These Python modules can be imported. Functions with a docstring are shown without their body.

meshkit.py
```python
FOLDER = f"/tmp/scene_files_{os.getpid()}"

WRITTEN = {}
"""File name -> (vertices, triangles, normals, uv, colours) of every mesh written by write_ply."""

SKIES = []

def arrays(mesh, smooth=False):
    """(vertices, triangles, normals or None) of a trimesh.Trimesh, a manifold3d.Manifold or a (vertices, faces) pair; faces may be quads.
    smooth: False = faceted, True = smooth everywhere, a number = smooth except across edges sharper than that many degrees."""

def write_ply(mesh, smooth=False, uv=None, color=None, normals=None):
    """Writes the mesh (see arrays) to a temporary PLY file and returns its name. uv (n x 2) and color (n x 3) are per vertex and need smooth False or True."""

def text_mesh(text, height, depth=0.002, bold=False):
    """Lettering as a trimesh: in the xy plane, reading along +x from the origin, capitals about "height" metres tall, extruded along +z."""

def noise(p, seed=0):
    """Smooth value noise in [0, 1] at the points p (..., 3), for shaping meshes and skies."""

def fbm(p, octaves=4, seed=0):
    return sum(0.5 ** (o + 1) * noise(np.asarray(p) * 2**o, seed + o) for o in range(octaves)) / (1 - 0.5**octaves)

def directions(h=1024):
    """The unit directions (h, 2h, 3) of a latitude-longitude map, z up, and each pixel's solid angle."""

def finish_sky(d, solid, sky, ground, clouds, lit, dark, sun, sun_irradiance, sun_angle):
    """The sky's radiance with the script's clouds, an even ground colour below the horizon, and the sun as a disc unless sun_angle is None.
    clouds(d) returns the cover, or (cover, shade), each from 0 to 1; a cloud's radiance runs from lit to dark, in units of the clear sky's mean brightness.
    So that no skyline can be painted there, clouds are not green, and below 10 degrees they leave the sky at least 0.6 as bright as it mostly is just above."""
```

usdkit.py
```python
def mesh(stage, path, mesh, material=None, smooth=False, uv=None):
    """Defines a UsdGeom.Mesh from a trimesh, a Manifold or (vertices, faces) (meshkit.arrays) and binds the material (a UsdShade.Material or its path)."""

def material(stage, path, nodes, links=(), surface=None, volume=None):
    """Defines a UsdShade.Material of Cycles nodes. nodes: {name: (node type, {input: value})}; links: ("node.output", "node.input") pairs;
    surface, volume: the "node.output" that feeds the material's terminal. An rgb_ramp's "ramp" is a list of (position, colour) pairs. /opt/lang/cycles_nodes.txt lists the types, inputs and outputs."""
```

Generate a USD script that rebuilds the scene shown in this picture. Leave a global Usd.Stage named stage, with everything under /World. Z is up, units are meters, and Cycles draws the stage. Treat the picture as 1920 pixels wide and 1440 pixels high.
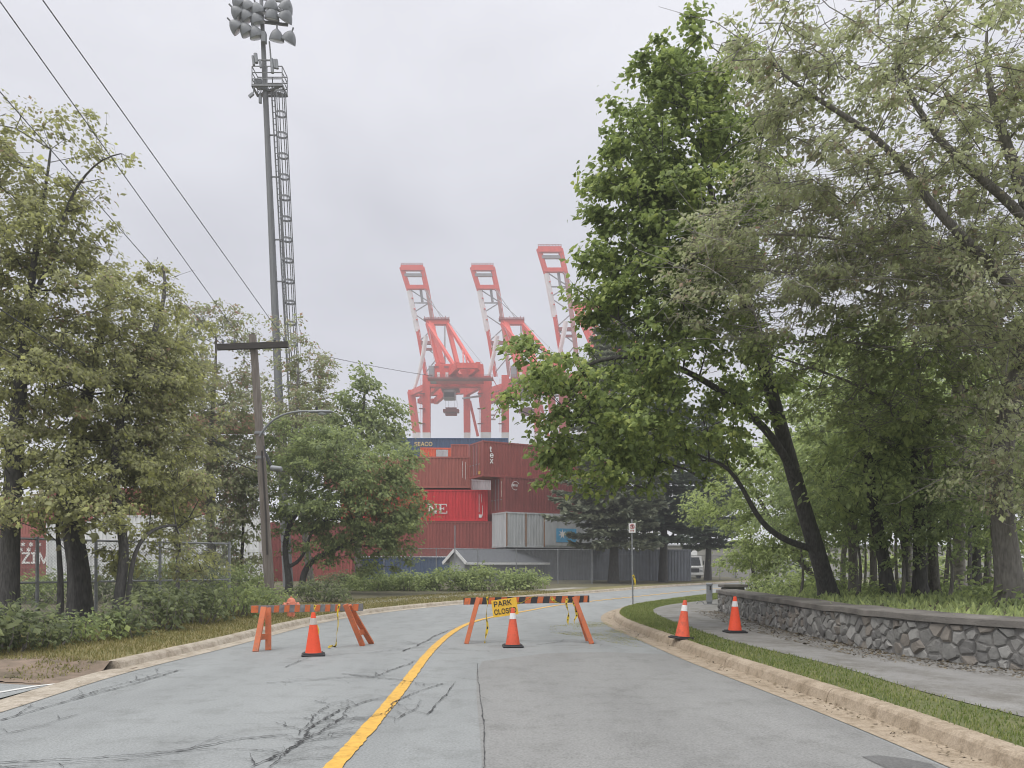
import math, random
import numpy as np, trimesh, usdkit, meshkit
from scipy.spatial import cKDTree
from scipy.interpolate import CubicSpline
from shapely.geometry import Polygon, Point, MultiPoint, box as sbox
from shapely import contains_xy
import shapely
from pxr import Usd, UsdGeom, UsdLux, UsdShade, Gf, Sdf, Vt

stage = Usd.Stage.CreateInMemory()
UsdGeom.SetStageUpAxis(stage, 'Z'); UsdGeom.SetStageMetersPerUnit(stage, 1.0)
UsdGeom.Xform.Define(stage, '/World'); UsdGeom.Scope.Define(stage, '/World/Looks')

# ---------------------------------------------------------------- camera, sky, sun, exposure
F, CX, HY, ZC = 1442.0, 960.0, 1060.0, 1.5          # focal length, centre, horizon row in photo pixels; eye height
cam = UsdGeom.Camera.Define(stage, '/World/camera')
cam.CreateHorizontalApertureAttr(36.0); cam.CreateVerticalApertureAttr(27.0)
cam.CreateFocalLengthAttr(F / 1920 * 36)
cam.CreateVerticalApertureOffsetAttr((HY - 720) / 1920 * 36)
cam.CreateClippingRangeAttr(Gf.Vec2f(0.05, 20000))
cam.AddTranslateOp().Set(Gf.Vec3d(0, 0, ZC)); cam.AddRotateXYZOp().Set(Gf.Vec3f(90, 0, 0))
cam.CreateExposureAttr(0.2)
SUN_DIR = np.array([-0.35, -0.25, 0.9]); SUN_DIR /= np.linalg.norm(SUN_DIR)
SUN_EL, SUN_ROT = math.asin(SUN_DIR[2]), math.atan2(SUN_DIR[0], SUN_DIR[1])
dome = UsdLux.DomeLight.Define(stage, '/World/sky')
G1 = 0.98
skymat = usdkit.material(stage, '/World/Looks/overcast_sky', {
    'tc': ('texture_coordinate', {}),
    'sky': ('sky_texture', {'sky_type': 'single_scattering', 'sun_disc': False, 'sun_elevation': SUN_EL, 'sun_rotation': SUN_ROT}),
    'sep': ('separate_xyz', {}),
    # overcast: pale at the horizon, rising in brightness towards the zenith
    'grad': ('rgb_ramp', {'ramp': [(0.0, (.30, .30, .30)), (.49, (.5, .5, .5)), (.5, (.70, .71, .75)), (.56, (.545, .555, .61)), (.62, (.49, .50, .565)), (.70, (.545, .555, .615)), (.80, (.78, .785, .84)), (.9, (1.4, 1.4, 1.44)), (1.0, (2.2, 2.2, 2.24))]}),
    'half': ('math', {'math_type': 'multiply_add', 'value2': 0.5, 'value3': 0.5}),
    'map': ('mapping', {'scale': (1.0, 1.0, 2.2)}),
    'n': ('noise_texture', {'scale': 2.6, 'detail': 5.0, 'roughness': 0.5, 'distortion': 0.3}),
    'nr': ('rgb_ramp', {'ramp': [(.28, (.85, .85, .865)), (.5, (.985, .985, .985)), (.72, (1.12, 1.12, 1.11))]}),
    'mul': ('mix', {'mix_type': 'multiply', 'fac': 1.0}),
    'lift': ('mix', {'mix_type': 'multiply', 'fac': 1.0, 'color2': (10 * G1, 10 * G1, 10 * G1)}),
    'cl': ('mix', {'mix_type': 'mix', 'fac': 0.985}),
    'bg': ('background_shader', {'strength': 0.1})},
    [('tc.generated', 'map.vector'), ('map.vector', 'n.vector'), ('tc.generated', 'sep.vector'), ('sep.z', 'half.value1'), ('half.value', 'grad.fac'),
     ('n.fac', 'nr.fac'), ('grad.color', 'mul.color1'), ('nr.color', 'mul.color2'), ('mul.color', 'lift.color1'),
     ('sky.color', 'cl.color1'), ('lift.color', 'cl.color2'), ('cl.color', 'bg.color')], surface='bg.background')
UsdShade.MaterialBindingAPI.Apply(dome.GetPrim()).Bind(skymat)
dome.GetPrim().SetCustomDataByKey('kind', 'structure'); dome.GetPrim().SetCustomDataByKey('label', 'even pale grey overcast sky'); dome.GetPrim().SetCustomDataByKey('category', 'sky')
sun = UsdLux.DistantLight.Define(stage, '/World/sun')
sun.CreateIntensityAttr(0.4); sun.CreateAngleAttr(40.0); sun.CreateNormalizeAttr(True); sun.CreateColorAttr(Gf.Vec3f(1.0, 0.97, 0.93))
_q = Gf.Rotation(Gf.Vec3d(0, 0, 1), Gf.Vec3d(*SUN_DIR)).GetQuat()
sun.AddOrientOp().Set(Gf.Quatf(_q))

# ---------------------------------------------------------------- helpers: pixels of the photo -> metres
def P(px, py, Y):
    return np.array([(px - CX) * Y / F, Y, ZC - (py - HY) * Y / F])
def G(px, py, z=0.0):
    Y = F * (ZC - z) / (py - HY)
    return np.array([(px - CX) * Y / F, Y, z])

names = {}
def numbered(parent, name):
    k = (parent, name); n = names.get(k, 0); names[k] = n + 1
    return name if n == 0 else f'{name}_{n:03d}'
def say(prim, label=None, cat=None, group=None, kind=None):
    for k, v in (('label', label), ('category', cat), ('group', group), ('kind', kind)):
        if v: prim.SetCustomDataByKey(k, v)
    return prim
GROUPS = dict(traffic_cone='orange traffic cones at the road closure', barricade='barricades across the road', gantry_crane='quay cranes behind the container stacks', shipping_container='containers stacked in the yard',
    caution_tape='yellow caution tape on the closure', chain_link_fence='chain link fences round the yard', wood_tree='trees of the wood behind the wall', bank_shrub='shrubs along the left bank', hedge_bush='bushes of the hedge before the yard',
    wood_bush='bushes on the wood floor', spruce_tree='spruces beyond the bend', maple_tree='maples beside the road', seedy_maple='seedy maples on the right', red_tipped_maple='red tipped maples on the left', sapling='thin stems on the left bank', overhead_wire='overhead wires on the left', small_tree='small trees beside the road')
def thing(name, label, cat, loc=(0, 0, 0), rot=(0, 0, 0), group=None, kind=None):
    group = group or GROUPS.get(name)
    x = UsdGeom.Xform.Define(stage, '/World/' + numbered('/World', name))
    x.AddTranslateOp().Set(Gf.Vec3d(*map(float, loc))); x.AddRotateXYZOp().Set(Gf.Vec3f(*map(float, rot)))
    return say(x.GetPrim(), label, cat, group, kind)
def obj(name, mesh, m, parent=None, smooth=False, label=None, cat=None, group=None, kind=None):
    base = '/World' if parent is None else str(parent.GetPath())
    if isinstance(mesh, MB): mesh = mesh.get()
    um = usdkit.mesh(stage, base + '/' + numbered(base, name), mesh[:2] if isinstance(mesh, tuple) else mesh, m, smooth)
    if isinstance(mesh, tuple) and len(mesh) == 3:      # one tone per leaf or blade
        UsdGeom.PrimvarsAPI(um).CreatePrimvar('tone', Sdf.ValueTypeNames.FloatArray, 'vertex').Set(Vt.FloatArray.FromNumpy(np.asarray(mesh[2], np.float32)))
    return say(um.GetPrim(), label, cat, group, kind)
def dup(root, loc, rot=(0, 0, 0), label=None, scale=None):
    was = root.GetCustomData()
    r = thing(root.GetName().rstrip('0123456789').rstrip('_') if root.GetName()[-3:].isdigit() else root.GetName(), label or was['label'], was['category'], loc, rot, was.get('group'))
    r.GetReferences().AddInternalReference(root.GetPath()); r.SetInstanceable(True)
    return r

class MB:
    """collects shapes into one mesh"""
    def __init__(self): self.v, self.f, self.n = [], [], 0
    def add(self, v, f):
        v = np.asarray(v, float); f = np.asarray(f, int)
        if f.shape[1] == 4: f = np.vstack([f[:, [0, 1, 2]], f[:, [0, 2, 3]]])
        self.v.append(v); self.f.append(f + self.n); self.n += len(v); return self
    def mesh(self, m, T=None):
        v = np.asarray(m.vertices)
        if T is not None: v = v @ np.asarray(T)[:3, :3].T + np.asarray(T)[:3, 3]
        return self.add(v, m.faces)
    def box(self, c, s, ch=0.0):
        c = np.asarray(c, float); s = np.asarray(s, float) / 2
        if ch <= 0:
            v = np.array([[x, y, z] for x in (-1, 1) for y in (-1, 1) for z in (-1, 1)]) * s + c
            return self.add(v, [[0, 1, 3, 2], [4, 6, 7, 5], [0, 4, 5, 1], [2, 3, 7, 6], [0, 2, 6, 4], [1, 5, 7, 3]])
        pts = np.array([[sx * (s[0] - ch * (a != 0)), sy * (s[1] - ch * (a != 1)), sz * (s[2] - ch * (a != 2))] for sx in (-1, 1) for sy in (-1, 1) for sz in (-1, 1) for a in range(3)])
        h = trimesh.convex.convex_hull(pts); return self.add(h.vertices + c, h.faces)
    def beam(self, p, q, w, h=None, up=(0, 0, 1)):
        p, q = np.asarray(p, float), np.asarray(q, float); h = h or w
        d = q - p; d /= np.linalg.norm(d); u = np.asarray(up, float)
        if abs(d @ u) > .98: u = np.array([0, 1.0, 0])
        a = np.cross(d, u); a /= np.linalg.norm(a); b = np.cross(a, d)
        v = [e + sa * a * w / 2 + sb * b * h / 2 for e in (p, q) for sa, sb in ((-1, -1), (1, -1), (1, 1), (-1, 1))]
        return self.add(v, [[0, 3, 2, 1], [4, 5, 6, 7], [0, 1, 5, 4], [1, 2, 6, 5], [2, 3, 7, 6], [3, 0, 4, 7]])
    def tube(self, pts, r, sides=8, caps=True):
        p = np.asarray(pts, float); r = np.broadcast_to(np.asarray(r, float), (len(p),))
        t = np.gradient(p, axis=0); t /= np.linalg.norm(t, axis=1, keepdims=True) + 1e-12
        ref = np.array([0, 0, 1.0]) if np.abs(t[:, 2]).mean() < .8 else np.array([0, 1.0, 0])
        a = np.cross(t, ref); a /= np.linalg.norm(a, axis=1, keepdims=True) + 1e-12
        b = np.cross(t, a); ang = np.arange(sides) * 2 * np.pi / sides
        v = p[:, None] + r[:, None, None] * (np.cos(ang)[None, :, None] * a[:, None] + np.sin(ang)[None, :, None] * b[:, None])
        i, j = np.meshgrid(np.arange(len(p) - 1), np.arange(sides), indexing='ij')
        q = np.stack([i * sides + j, i * sides + (j + 1) % sides, (i + 1) * sides + (j + 1) % sides, (i + 1) * sides + j], -1).reshape(-1, 4)
        q = q[:, ::-1]
        self.add(v.reshape(-1, 3), q)
        if caps:
            for e, s in ((0, 1), (len(p) - 1, -1)):
                ring = v[e]; c = p[e]
                fs = [[sides, k, (k + 1) % sides][::s] for k in range(sides)]
                self.add(np.vstack([ring, c[None]]), fs)
        return self
    def lathe(self, prof, sides=16, c=(0, 0, 0)):
        prof = np.asarray(prof, float); ang = np.arange(sides) * 2 * np.pi / sides
        v = np.stack([prof[:, None, 0] * np.cos(ang), prof[:, None, 0] * np.sin(ang), np.repeat(prof[:, 1:2], sides, 1)], -1) + np.asarray(c)
        n = len(prof); i, j = np.meshgrid(np.arange(n - 1), np.arange(sides), indexing='ij')
        q = np.stack([i * sides + j, i * sides + (j + 1) % sides, (i + 1) * sides + (j + 1) % sides, (i + 1) * sides + j], -1).reshape(-1, 4)
        return self.add(v.reshape(-1, 3), q)
    def strip(self, A, B):
        A, B = np.asarray(A, float), np.asarray(B, float); n = len(A)
        q = [[i, i + 1, n + i + 1, n + i] for i in range(n - 1)]
        return self.add(np.vstack([A, B]), q)
    def poly(self, pts, z0, z1):
        m = trimesh.creation.extrude_polygon(Polygon(pts), z1 - z0, engine='earcut'); m.apply_translation([0, 0, z0]); return self.mesh(m)
    def get(self): return np.vstack(self.v), np.vstack(self.f)

def spline(pts, n=80, by=None):
    pts = np.asarray(pts, float)
    d = np.r_[0, np.cumsum(np.linalg.norm(np.diff(pts, axis=0), axis=1))]
    cs = CubicSpline(d, pts); fine = cs(np.linspace(0, d[-1], 1500))
    dd = np.r_[0, np.cumsum(np.linalg.norm(np.diff(fine, axis=0), axis=1))]
    t = np.linspace(0, dd[-1], n)
    return np.stack([np.interp(t, dd, fine[:, k]) for k in range(fine.shape[1])], 1)
def offset(c, d):
    t = np.gradient(c[:, :2], axis=0); t /= np.linalg.norm(t, axis=1, keepdims=True)
    o = c.copy(); o[:, 0] += t[:, 1] * d; o[:, 1] -= t[:, 0] * d       # to the right of travel for d > 0
    return o
def atz(c, z):
    o = np.array(c[:, :3] if c.shape[1] == 3 else np.c_[c, np.zeros(len(c))]); o[:, 2] = z; return o

# ---------------------------------------------------------------- materials
L = '/World/Looks/'
def mat(name, col, rough=.65, var=.12, scale=2.0, col2=None, bump=0.0, bscale=30.0, metal=0.0, stretch=(1, 1, 1), spec=None, bdist=.02, detail=5.0):
    col = np.asarray(col, float)
    lo = col * (1 - var) if col2 is None else col; hi = col * (1 + var) if col2 is None else np.asarray(col2, float)
    nodes = {'g': ('geometry', {}), 'm': ('mapping', {'scale': stretch}), 'n': ('noise_texture', {'scale': scale, 'detail': detail, 'roughness': .6}),
             'r': ('rgb_ramp', {'ramp': [(.3, lo), (.7, hi)]}), 'p': ('principled_bsdf', {'roughness': rough, 'metallic': metal})}
    if spec is not None: nodes['p'][1]['specular_ior_level'] = spec
    links = [('g.position', 'm.vector'), ('m.vector', 'n.vector'), ('n.fac', 'r.fac'), ('r.color', 'p.base_color')]
    if bump:
        nodes['bn'] = ('noise_texture', {'scale': bscale, 'detail': 4.0}); nodes['b'] = ('bump', {'strength': bump, 'distance': bdist})
        links += [('m.vector', 'bn.vector'), ('bn.fac', 'b.height'), ('b.normal', 'p.normal')]
    return usdkit.material(stage, L + name, nodes, links, surface='p.BSDF')
def worn(name, col, rust=(.16, .07, .035), rough=.55, amount=.58, dirt=.75):
    """paint with vertical streaks of dirt and rust"""
    col = np.asarray(col, float)
    return usdkit.material(stage, L + name, {
        'g': ('geometry', {}), 'm': ('mapping', {'scale': (2.2, 2.2, .25)}), 'n': ('noise_texture', {'scale': 1.6, 'detail': 6.0, 'roughness': .65}),
        'r': ('rgb_ramp', {'ramp': [(.3, col * dirt), (.6, col * 1.06)]}),
        'n2': ('noise_texture', {'scale': 2.5, 'detail': 8.0, 'roughness': .7}), 'r2': ('rgb_ramp', {'ramp': [(amount, (0, 0, 0)), (amount + .14, (.8, .8, .8))]}),
        'mx': ('mix', {'mix_type': 'mix', 'color2': rust}), 'p': ('principled_bsdf', {'roughness': rough})},
        [('g.position', 'm.vector'), ('m.vector', 'n.vector'), ('n.fac', 'r.fac'), ('m.vector', 'n2.vector'), ('n2.fac', 'r2.fac'), ('r2.color', 'mx.fac'), ('r.color', 'mx.color1'), ('mx.color', 'p.base_color')], surface='p.BSDF')
def leafmat(name, stops, trans=.35, scale=.9, rough=.5):
    """leaf colours: each leaf its own tone, drifting from bough to bough"""
    stops = [(p, np.asarray(c, float)) for p, c in stops]
    return usdkit.material(stage, L + name, {
        'g': ('geometry', {}), 'n': ('noise_texture', {'scale': scale, 'detail': 3.0}), 'at': ('attribute', {'attribute': 'tone'}), 'mixf': ('math', {'math_type': 'multiply_add', 'value2': .55, 'value3': -.02}),
        'add': ('math', {'math_type': 'multiply_add', 'value2': .5}), 'r': ('rgb_ramp', {'ramp': stops}),
        'p': ('principled_bsdf', {'roughness': rough, 'specular_ior_level': .3}), 't': ('translucent_bsdf', {}), 'mx': ('mix_closure', {'fac': trans})},
        [('g.position', 'n.vector'), ('at.fac', 'mixf.value1'), ('n.fac', 'add.value1'), ('mixf.value', 'add.value3'), ('add.value', 'r.fac'),
         ('r.color', 'p.base_color'), ('r.color', 't.color'), ('p.BSDF', 'mx.closure1'), ('t.BSDF', 'mx.closure2')], surface='mx.closure')

M = {}
# asphalt: pale, worn, with darker aggregate speckle, stains and faint wheel marks
def asphalt(name, c, warm=0.0):
    c = np.asarray(c, float)
    return usdkit.material(stage, L + name, {
        'g': ('geometry', {}), 'm': ('mapping', {'scale': (1.0, .22, 1.0)}), 'n': ('noise_texture', {'scale': .9, 'detail': 6.0, 'roughness': .65}),
        'r': ('rgb_ramp', {'ramp': [(.25, c * .80), (.5, c), (.75, c * 1.13)]}),
        'n2': ('noise_texture', {'scale': 48.0, 'detail': 8.0, 'roughness': .8}), 'r2': ('rgb_ramp', {'ramp': [(.30, (.48, .48, .48)), (.5, (1, 1, 1)), (.70, (1.38, 1.38, 1.36))]}),
        'n3': ('noise_texture', {'scale': 2.2, 'detail': 8.0, 'roughness': .75}), 'r3': ('rgb_ramp', {'ramp': [(.50, (1, 1, 1)), (.66, (.80, .80, .79)), (.8, (.66, .66, .65))]}),
        'a': ('mix', {'mix_type': 'multiply', 'fac': 1.0}), 'b2': ('mix', {'mix_type': 'multiply', 'fac': 1.0}),
        'b': ('bump', {'strength': .35, 'distance': .006}), 'p': ('principled_bsdf', {'roughness': .78, 'specular_ior_level': .45})},
        [('g.position', 'm.vector'), ('m.vector', 'n.vector'), ('n.fac', 'r.fac'), ('g.position', 'n2.vector'), ('n2.fac', 'r2.fac'), ('g.position', 'n3.vector'), ('n3.fac', 'r3.fac'),
         ('r.color', 'a.color1'), ('r2.color', 'a.color2'), ('a.color', 'b2.color1'), ('r3.color', 'b2.color2'), ('b2.color', 'p.base_color'), ('n2.fac', 'b.height'), ('b.normal', 'p.normal')], surface='p.BSDF')
M['asphalt'] = asphalt('asphalt_pale', (.243, .255, .254))
M['patch'] = asphalt('asphalt_patch', (.222, .223, .217))
M['darkpatch'] = asphalt('asphalt_dark', (.135, .135, .133))
M['walk'] = usdkit.material(stage, L + 'walk_asphalt', {
    'g': ('geometry', {}), 'n': ('noise_texture', {'scale': 1.7, 'detail': 7.0, 'roughness': .65}), 'r': ('rgb_ramp', {'ramp': [(.3, (.195, .19, .18)), (.7, (.255, .25, .238))]}),
    'n2': ('noise_texture', {'scale': 1.6, 'detail': 8.0, 'roughness': .75}), 'r2': ('rgb_ramp', {'ramp': [(.46, (1, 1, 1)), (.60, (.72, .70, .66)), (.74, (.5, .48, .44))]}),
    'n3': ('noise_texture', {'scale': 60.0, 'detail': 4.0}), 'r3': ('rgb_ramp', {'ramp': [(.35, (.82, .82, .82)), (.65, (1.12, 1.12, 1.12))]}),
    'a': ('mix', {'mix_type': 'multiply', 'fac': 1.0}), 'b': ('mix', {'mix_type': 'multiply', 'fac': 1.0}), 'bm': ('bump', {'strength': .22, 'distance': .008}), 'p': ('principled_bsdf', {'roughness': .88})},
    [('g.position', 'n.vector'), ('g.position', 'n2.vector'), ('g.position', 'n3.vector'), ('n.fac', 'r.fac'), ('n2.fac', 'r2.fac'), ('n3.fac', 'r3.fac'), ('r.color', 'a.color1'), ('r2.color', 'a.color2'), ('a.color', 'b.color1'), ('r3.color', 'b.color2'), ('b.color', 'p.base_color'), ('n2.fac', 'bm.height'), ('bm.normal', 'p.normal')], surface='p.BSDF')
M['crack'] = mat('crack_tar', (.038, .039, .04), .85, .3, 9)
M['yellow_line'] = mat('yellow_road_paint', (.62, .36, .06), .6, .16, 12, bump=.2, bscale=120)
M['white_line'] = mat('white_road_paint', (.6, .6, .58), .6, .12, 6)
M['kerb'] = usdkit.material(stage, L + 'kerb_concrete_tan', {
    'g': ('geometry', {}), 'n': ('noise_texture', {'scale': 1.7, 'detail': 7.0, 'roughness': .65}), 'r': ('rgb_ramp', {'ramp': [(.3, (.30, .24, .17)), (.7, (.40, .33, .25))]}),
    'n2': ('noise_texture', {'scale': 6.5, 'detail': 8.0, 'roughness': .75}), 'r2': ('rgb_ramp', {'ramp': [(.46, (1, 1, 1)), (.60, (.72, .70, .66)), (.74, (.5, .48, .44))]}),
    'n3': ('noise_texture', {'scale': 60.0, 'detail': 4.0}), 'r3': ('rgb_ramp', {'ramp': [(.35, (.82, .82, .82)), (.65, (1.12, 1.12, 1.12))]}),
    'a': ('mix', {'mix_type': 'multiply', 'fac': 1.0}), 'b': ('mix', {'mix_type': 'multiply', 'fac': 1.0}), 'bm': ('bump', {'strength': .22, 'distance': .008}), 'p': ('principled_bsdf', {'roughness': .88})},
    [('g.position', 'n.vector'), ('g.position', 'n2.vector'), ('g.position', 'n3.vector'), ('n.fac', 'r.fac'), ('n2.fac', 'r2.fac'), ('n3.fac', 'r3.fac'), ('r.color', 'a.color1'), ('r2.color', 'a.color2'), ('a.color', 'b.color1'), ('r3.color', 'b.color2'), ('b.color', 'p.base_color'), ('n2.fac', 'bm.height'), ('bm.normal', 'p.normal')], surface='p.BSDF')
M['kerbtop'] = usdkit.material(stage, L + 'kerb_concrete_pale', {
    'g': ('geometry', {}), 'n': ('noise_texture', {'scale': 1.7, 'detail': 7.0, 'roughness': .65}), 'r': ('rgb_ramp', {'ramp': [(.3, (0.46, 0.43, 0.37)), (.7, (0.6, 0.57, 0.5))]}),
    'n2': ('noise_texture', {'scale': 6.5, 'detail': 8.0, 'roughness': .75}), 'r2': ('rgb_ramp', {'ramp': [(.46, (1, 1, 1)), (.60, (.72, .70, .66)), (.74, (.5, .48, .44))]}),
    'n3': ('noise_texture', {'scale': 60.0, 'detail': 4.0}), 'r3': ('rgb_ramp', {'ramp': [(.35, (.82, .82, .82)), (.65, (1.12, 1.12, 1.12))]}),
    'a': ('mix', {'mix_type': 'multiply', 'fac': 1.0}), 'b': ('mix', {'mix_type': 'multiply', 'fac': 1.0}), 'bm': ('bump', {'strength': .22, 'distance': .008}), 'p': ('principled_bsdf', {'roughness': .88})},
    [('g.position', 'n.vector'), ('g.position', 'n2.vector'), ('g.position', 'n3.vector'), ('n.fac', 'r.fac'), ('n2.fac', 'r2.fac'), ('n3.fac', 'r3.fac'), ('r.color', 'a.color1'), ('r2.color', 'a.color2'), ('a.color', 'b.color1'), ('r3.color', 'b.color2'), ('b.color', 'p.base_color'), ('n2.fac', 'bm.height'), ('bm.normal', 'p.normal')], surface='p.BSDF')
M['kerb_far'] = usdkit.material(stage, L + 'kerb_concrete_far', {
    'g': ('geometry', {}), 'n': ('noise_texture', {'scale': 1.7, 'detail': 7.0, 'roughness': .65}), 'r': ('rgb_ramp', {'ramp': [(.3, (0.32, 0.275, 0.215)), (.7, (0.46, 0.41, 0.34))]}),
    'n2': ('noise_texture', {'scale': 6.5, 'detail': 8.0, 'roughness': .75}), 'r2': ('rgb_ramp', {'ramp': [(.46, (1, 1, 1)), (.60, (.72, .70, .66)), (.74, (.5, .48, .44))]}),
    'n3': ('noise_texture', {'scale': 60.0, 'detail': 4.0}), 'r3': ('rgb_ramp', {'ramp': [(.35, (.82, .82, .82)), (.65, (1.12, 1.12, 1.12))]}),
    'a': ('mix', {'mix_type': 'multiply', 'fac': 1.0}), 'b': ('mix', {'mix_type': 'multiply', 'fac': 1.0}), 'bm': ('bump', {'strength': .22, 'distance': .008}), 'p': ('principled_bsdf', {'roughness': .88})},
    [('g.position', 'n.vector'), ('g.position', 'n2.vector'), ('g.position', 'n3.vector'), ('n.fac', 'r.fac'), ('n2.fac', 'r2.fac'), ('n3.fac', 'r3.fac'), ('r.color', 'a.color1'), ('r2.color', 'a.color2'), ('a.color', 'b.color1'), ('r3.color', 'b.color2'), ('b.color', 'p.base_color'), ('n2.fac', 'bm.height'), ('bm.normal', 'p.normal')], surface='p.BSDF')
M['ground'] = mat('ground_earth', (.10, .11, .05), .95, .25, .4, col2=(.17, .16, .09), bump=.5, bscale=6)
M['verge'] = mat('verge_turf', (.13, .13, .045), .95, .2, 1.1, col2=(.22, .18, .085), bump=.6, bscale=25)
M['bank'] = mat('bank_litter', (.07, .065, .035), .95, .2, 1.3, col2=(.12, .11, .06), bump=.8, bscale=14)
M['turf'] = mat('verge_turf_green', (.075, .10, .03), .95, .2, 1.5, col2=(.14, .14, .06), bump=.6, bscale=25)
M['dirt'] = mat('dirt_red_brown', (.105, .085, .058), .95, .2, 3.2, col2=(.25, .185, .14), bump=.6, bscale=30)
M['gravel'] = mat('path_gravel', (.24, .23, .20), .95, .2, 2, col2=(.32, .30, .25), bump=.5, bscale=30)
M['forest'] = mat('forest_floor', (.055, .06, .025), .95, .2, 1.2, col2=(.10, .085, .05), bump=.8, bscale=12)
M['stone'] = [mat(f'wall_stone_{w}', c, .85, .22, 6, bump=.55, bscale=22) for w, c in (('grey', (.20, .197, .185)), ('pale', (.27, .265, .25)), ('dark', (.15, .147, .14)), ('brown', (.21, .19, .165)))]
M['mortar'] = mat('wall_mortar', (.17, .165, .155), .95, .3, 8, bump=.6, bscale=40)
M['cap'] = mat('wall_cap_concrete', (.085, .078, .07), .9, .25, 1.6, col2=(.21, .195, .175), bump=.5, bscale=35)
def scuffed(name, col, dirt, lo=.54, scale=5.0, rough=.6):
    col = np.asarray(col, float)
    return usdkit.material(stage, L + name, {'g': ('geometry', {}), 'n': ('noise_texture', {'scale': scale, 'detail': 8.0, 'roughness': .72}), 'r': ('rgb_ramp', {'ramp': [(lo, (0, 0, 0)), (lo + .10, (.35, .35, .35)), (lo + .24, (.9, .9, .9))]}),
        'n2': ('noise_texture', {'scale': 1.8, 'detail': 3.0}), 'r2': ('rgb_ramp', {'ramp': [(.3, col * .86), (.7, np.minimum(col * 1.1, .95))]}), 'mx': ('mix', {'mix_type': 'mix', 'color2': dirt}), 'p': ('principled_bsdf', {'roughness': rough})},
        [('g.position', 'n.vector'), ('g.position', 'n2.vector'), ('n.fac', 'r.fac'), ('n2.fac', 'r2.fac'), ('r.color', 'mx.fac'), ('r2.color', 'mx.color1'), ('mx.color', 'p.base_color')], surface='p.BSDF')
M['cone'] = scuffed('cone_orange', (.80, .085, .03), (.32, .075, .045), .56, 9)
M['cone_old'] = scuffed('cone_orange_faded', (.72, .11, .05), (.24, .085, .06), .50, 9)
M['collar'] = mat('cone_collar_white', (.72, .71, .70), .4, .08, 20)
M['collar_old'] = mat('cone_collar_grey', (.48, .44, .40), .5, .15, 30)
M['rubber'] = mat('cone_base_rubber', (.022, .022, .024), .7, .2, 12)
M['bar_orange'] = scuffed('barricade_orange', (.56, .14, .04), (.16, .10, .07), .50, 12)
M['bar_wood'] = scuffed('barricade_leg_orange', (.52, .14, .055), (.20, .12, .085), .50, 8, .7)
M['bar_black'] = mat('barricade_black', (.03, .03, .033), .6, .3, 8)
M['bar_grey'] = mat('barricade_weathered_grey', (.12, .12, .125), .8, .3, 10, col2=(.24, .235, .23))
M['tape'] = mat('tape_yellow', (.70, .50, .03), .4, .15, 18, col2=(.55, .40, .03))
M['tape_print'] = mat('tape_black_print', (.03, .03, .03), .5, .1, 5)
M['sign_yellow'] = mat('sign_yellow', (.75, .46, .04), .5, .06, 5)
M['black'] = mat('black_print', (.02, .02, .02), .5, .1, 5)
M['sign_red'] = mat('sign_red', (.45, .05, .05), .5, .1, 5)
M['white'] = mat('white_paint', (.78, .78, .77), .5, .06, 4)
M['galv'] = mat('galvanised_steel', (.24, .25, .26), .55, .15, 8, metal=.3)
M['steel_grey'] = mat('pole_grey_steel', (.17, .175, .18), .6, .16, 3, metal=.2, stretch=(3, 3, .3))
M['lamp_grey'] = mat('floodlight_housing', (.16, .17, .18), .5, .1, 8)
M['lens'] = mat('floodlight_lens', (.35, .37, .38), .2, .05, 8)
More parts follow.
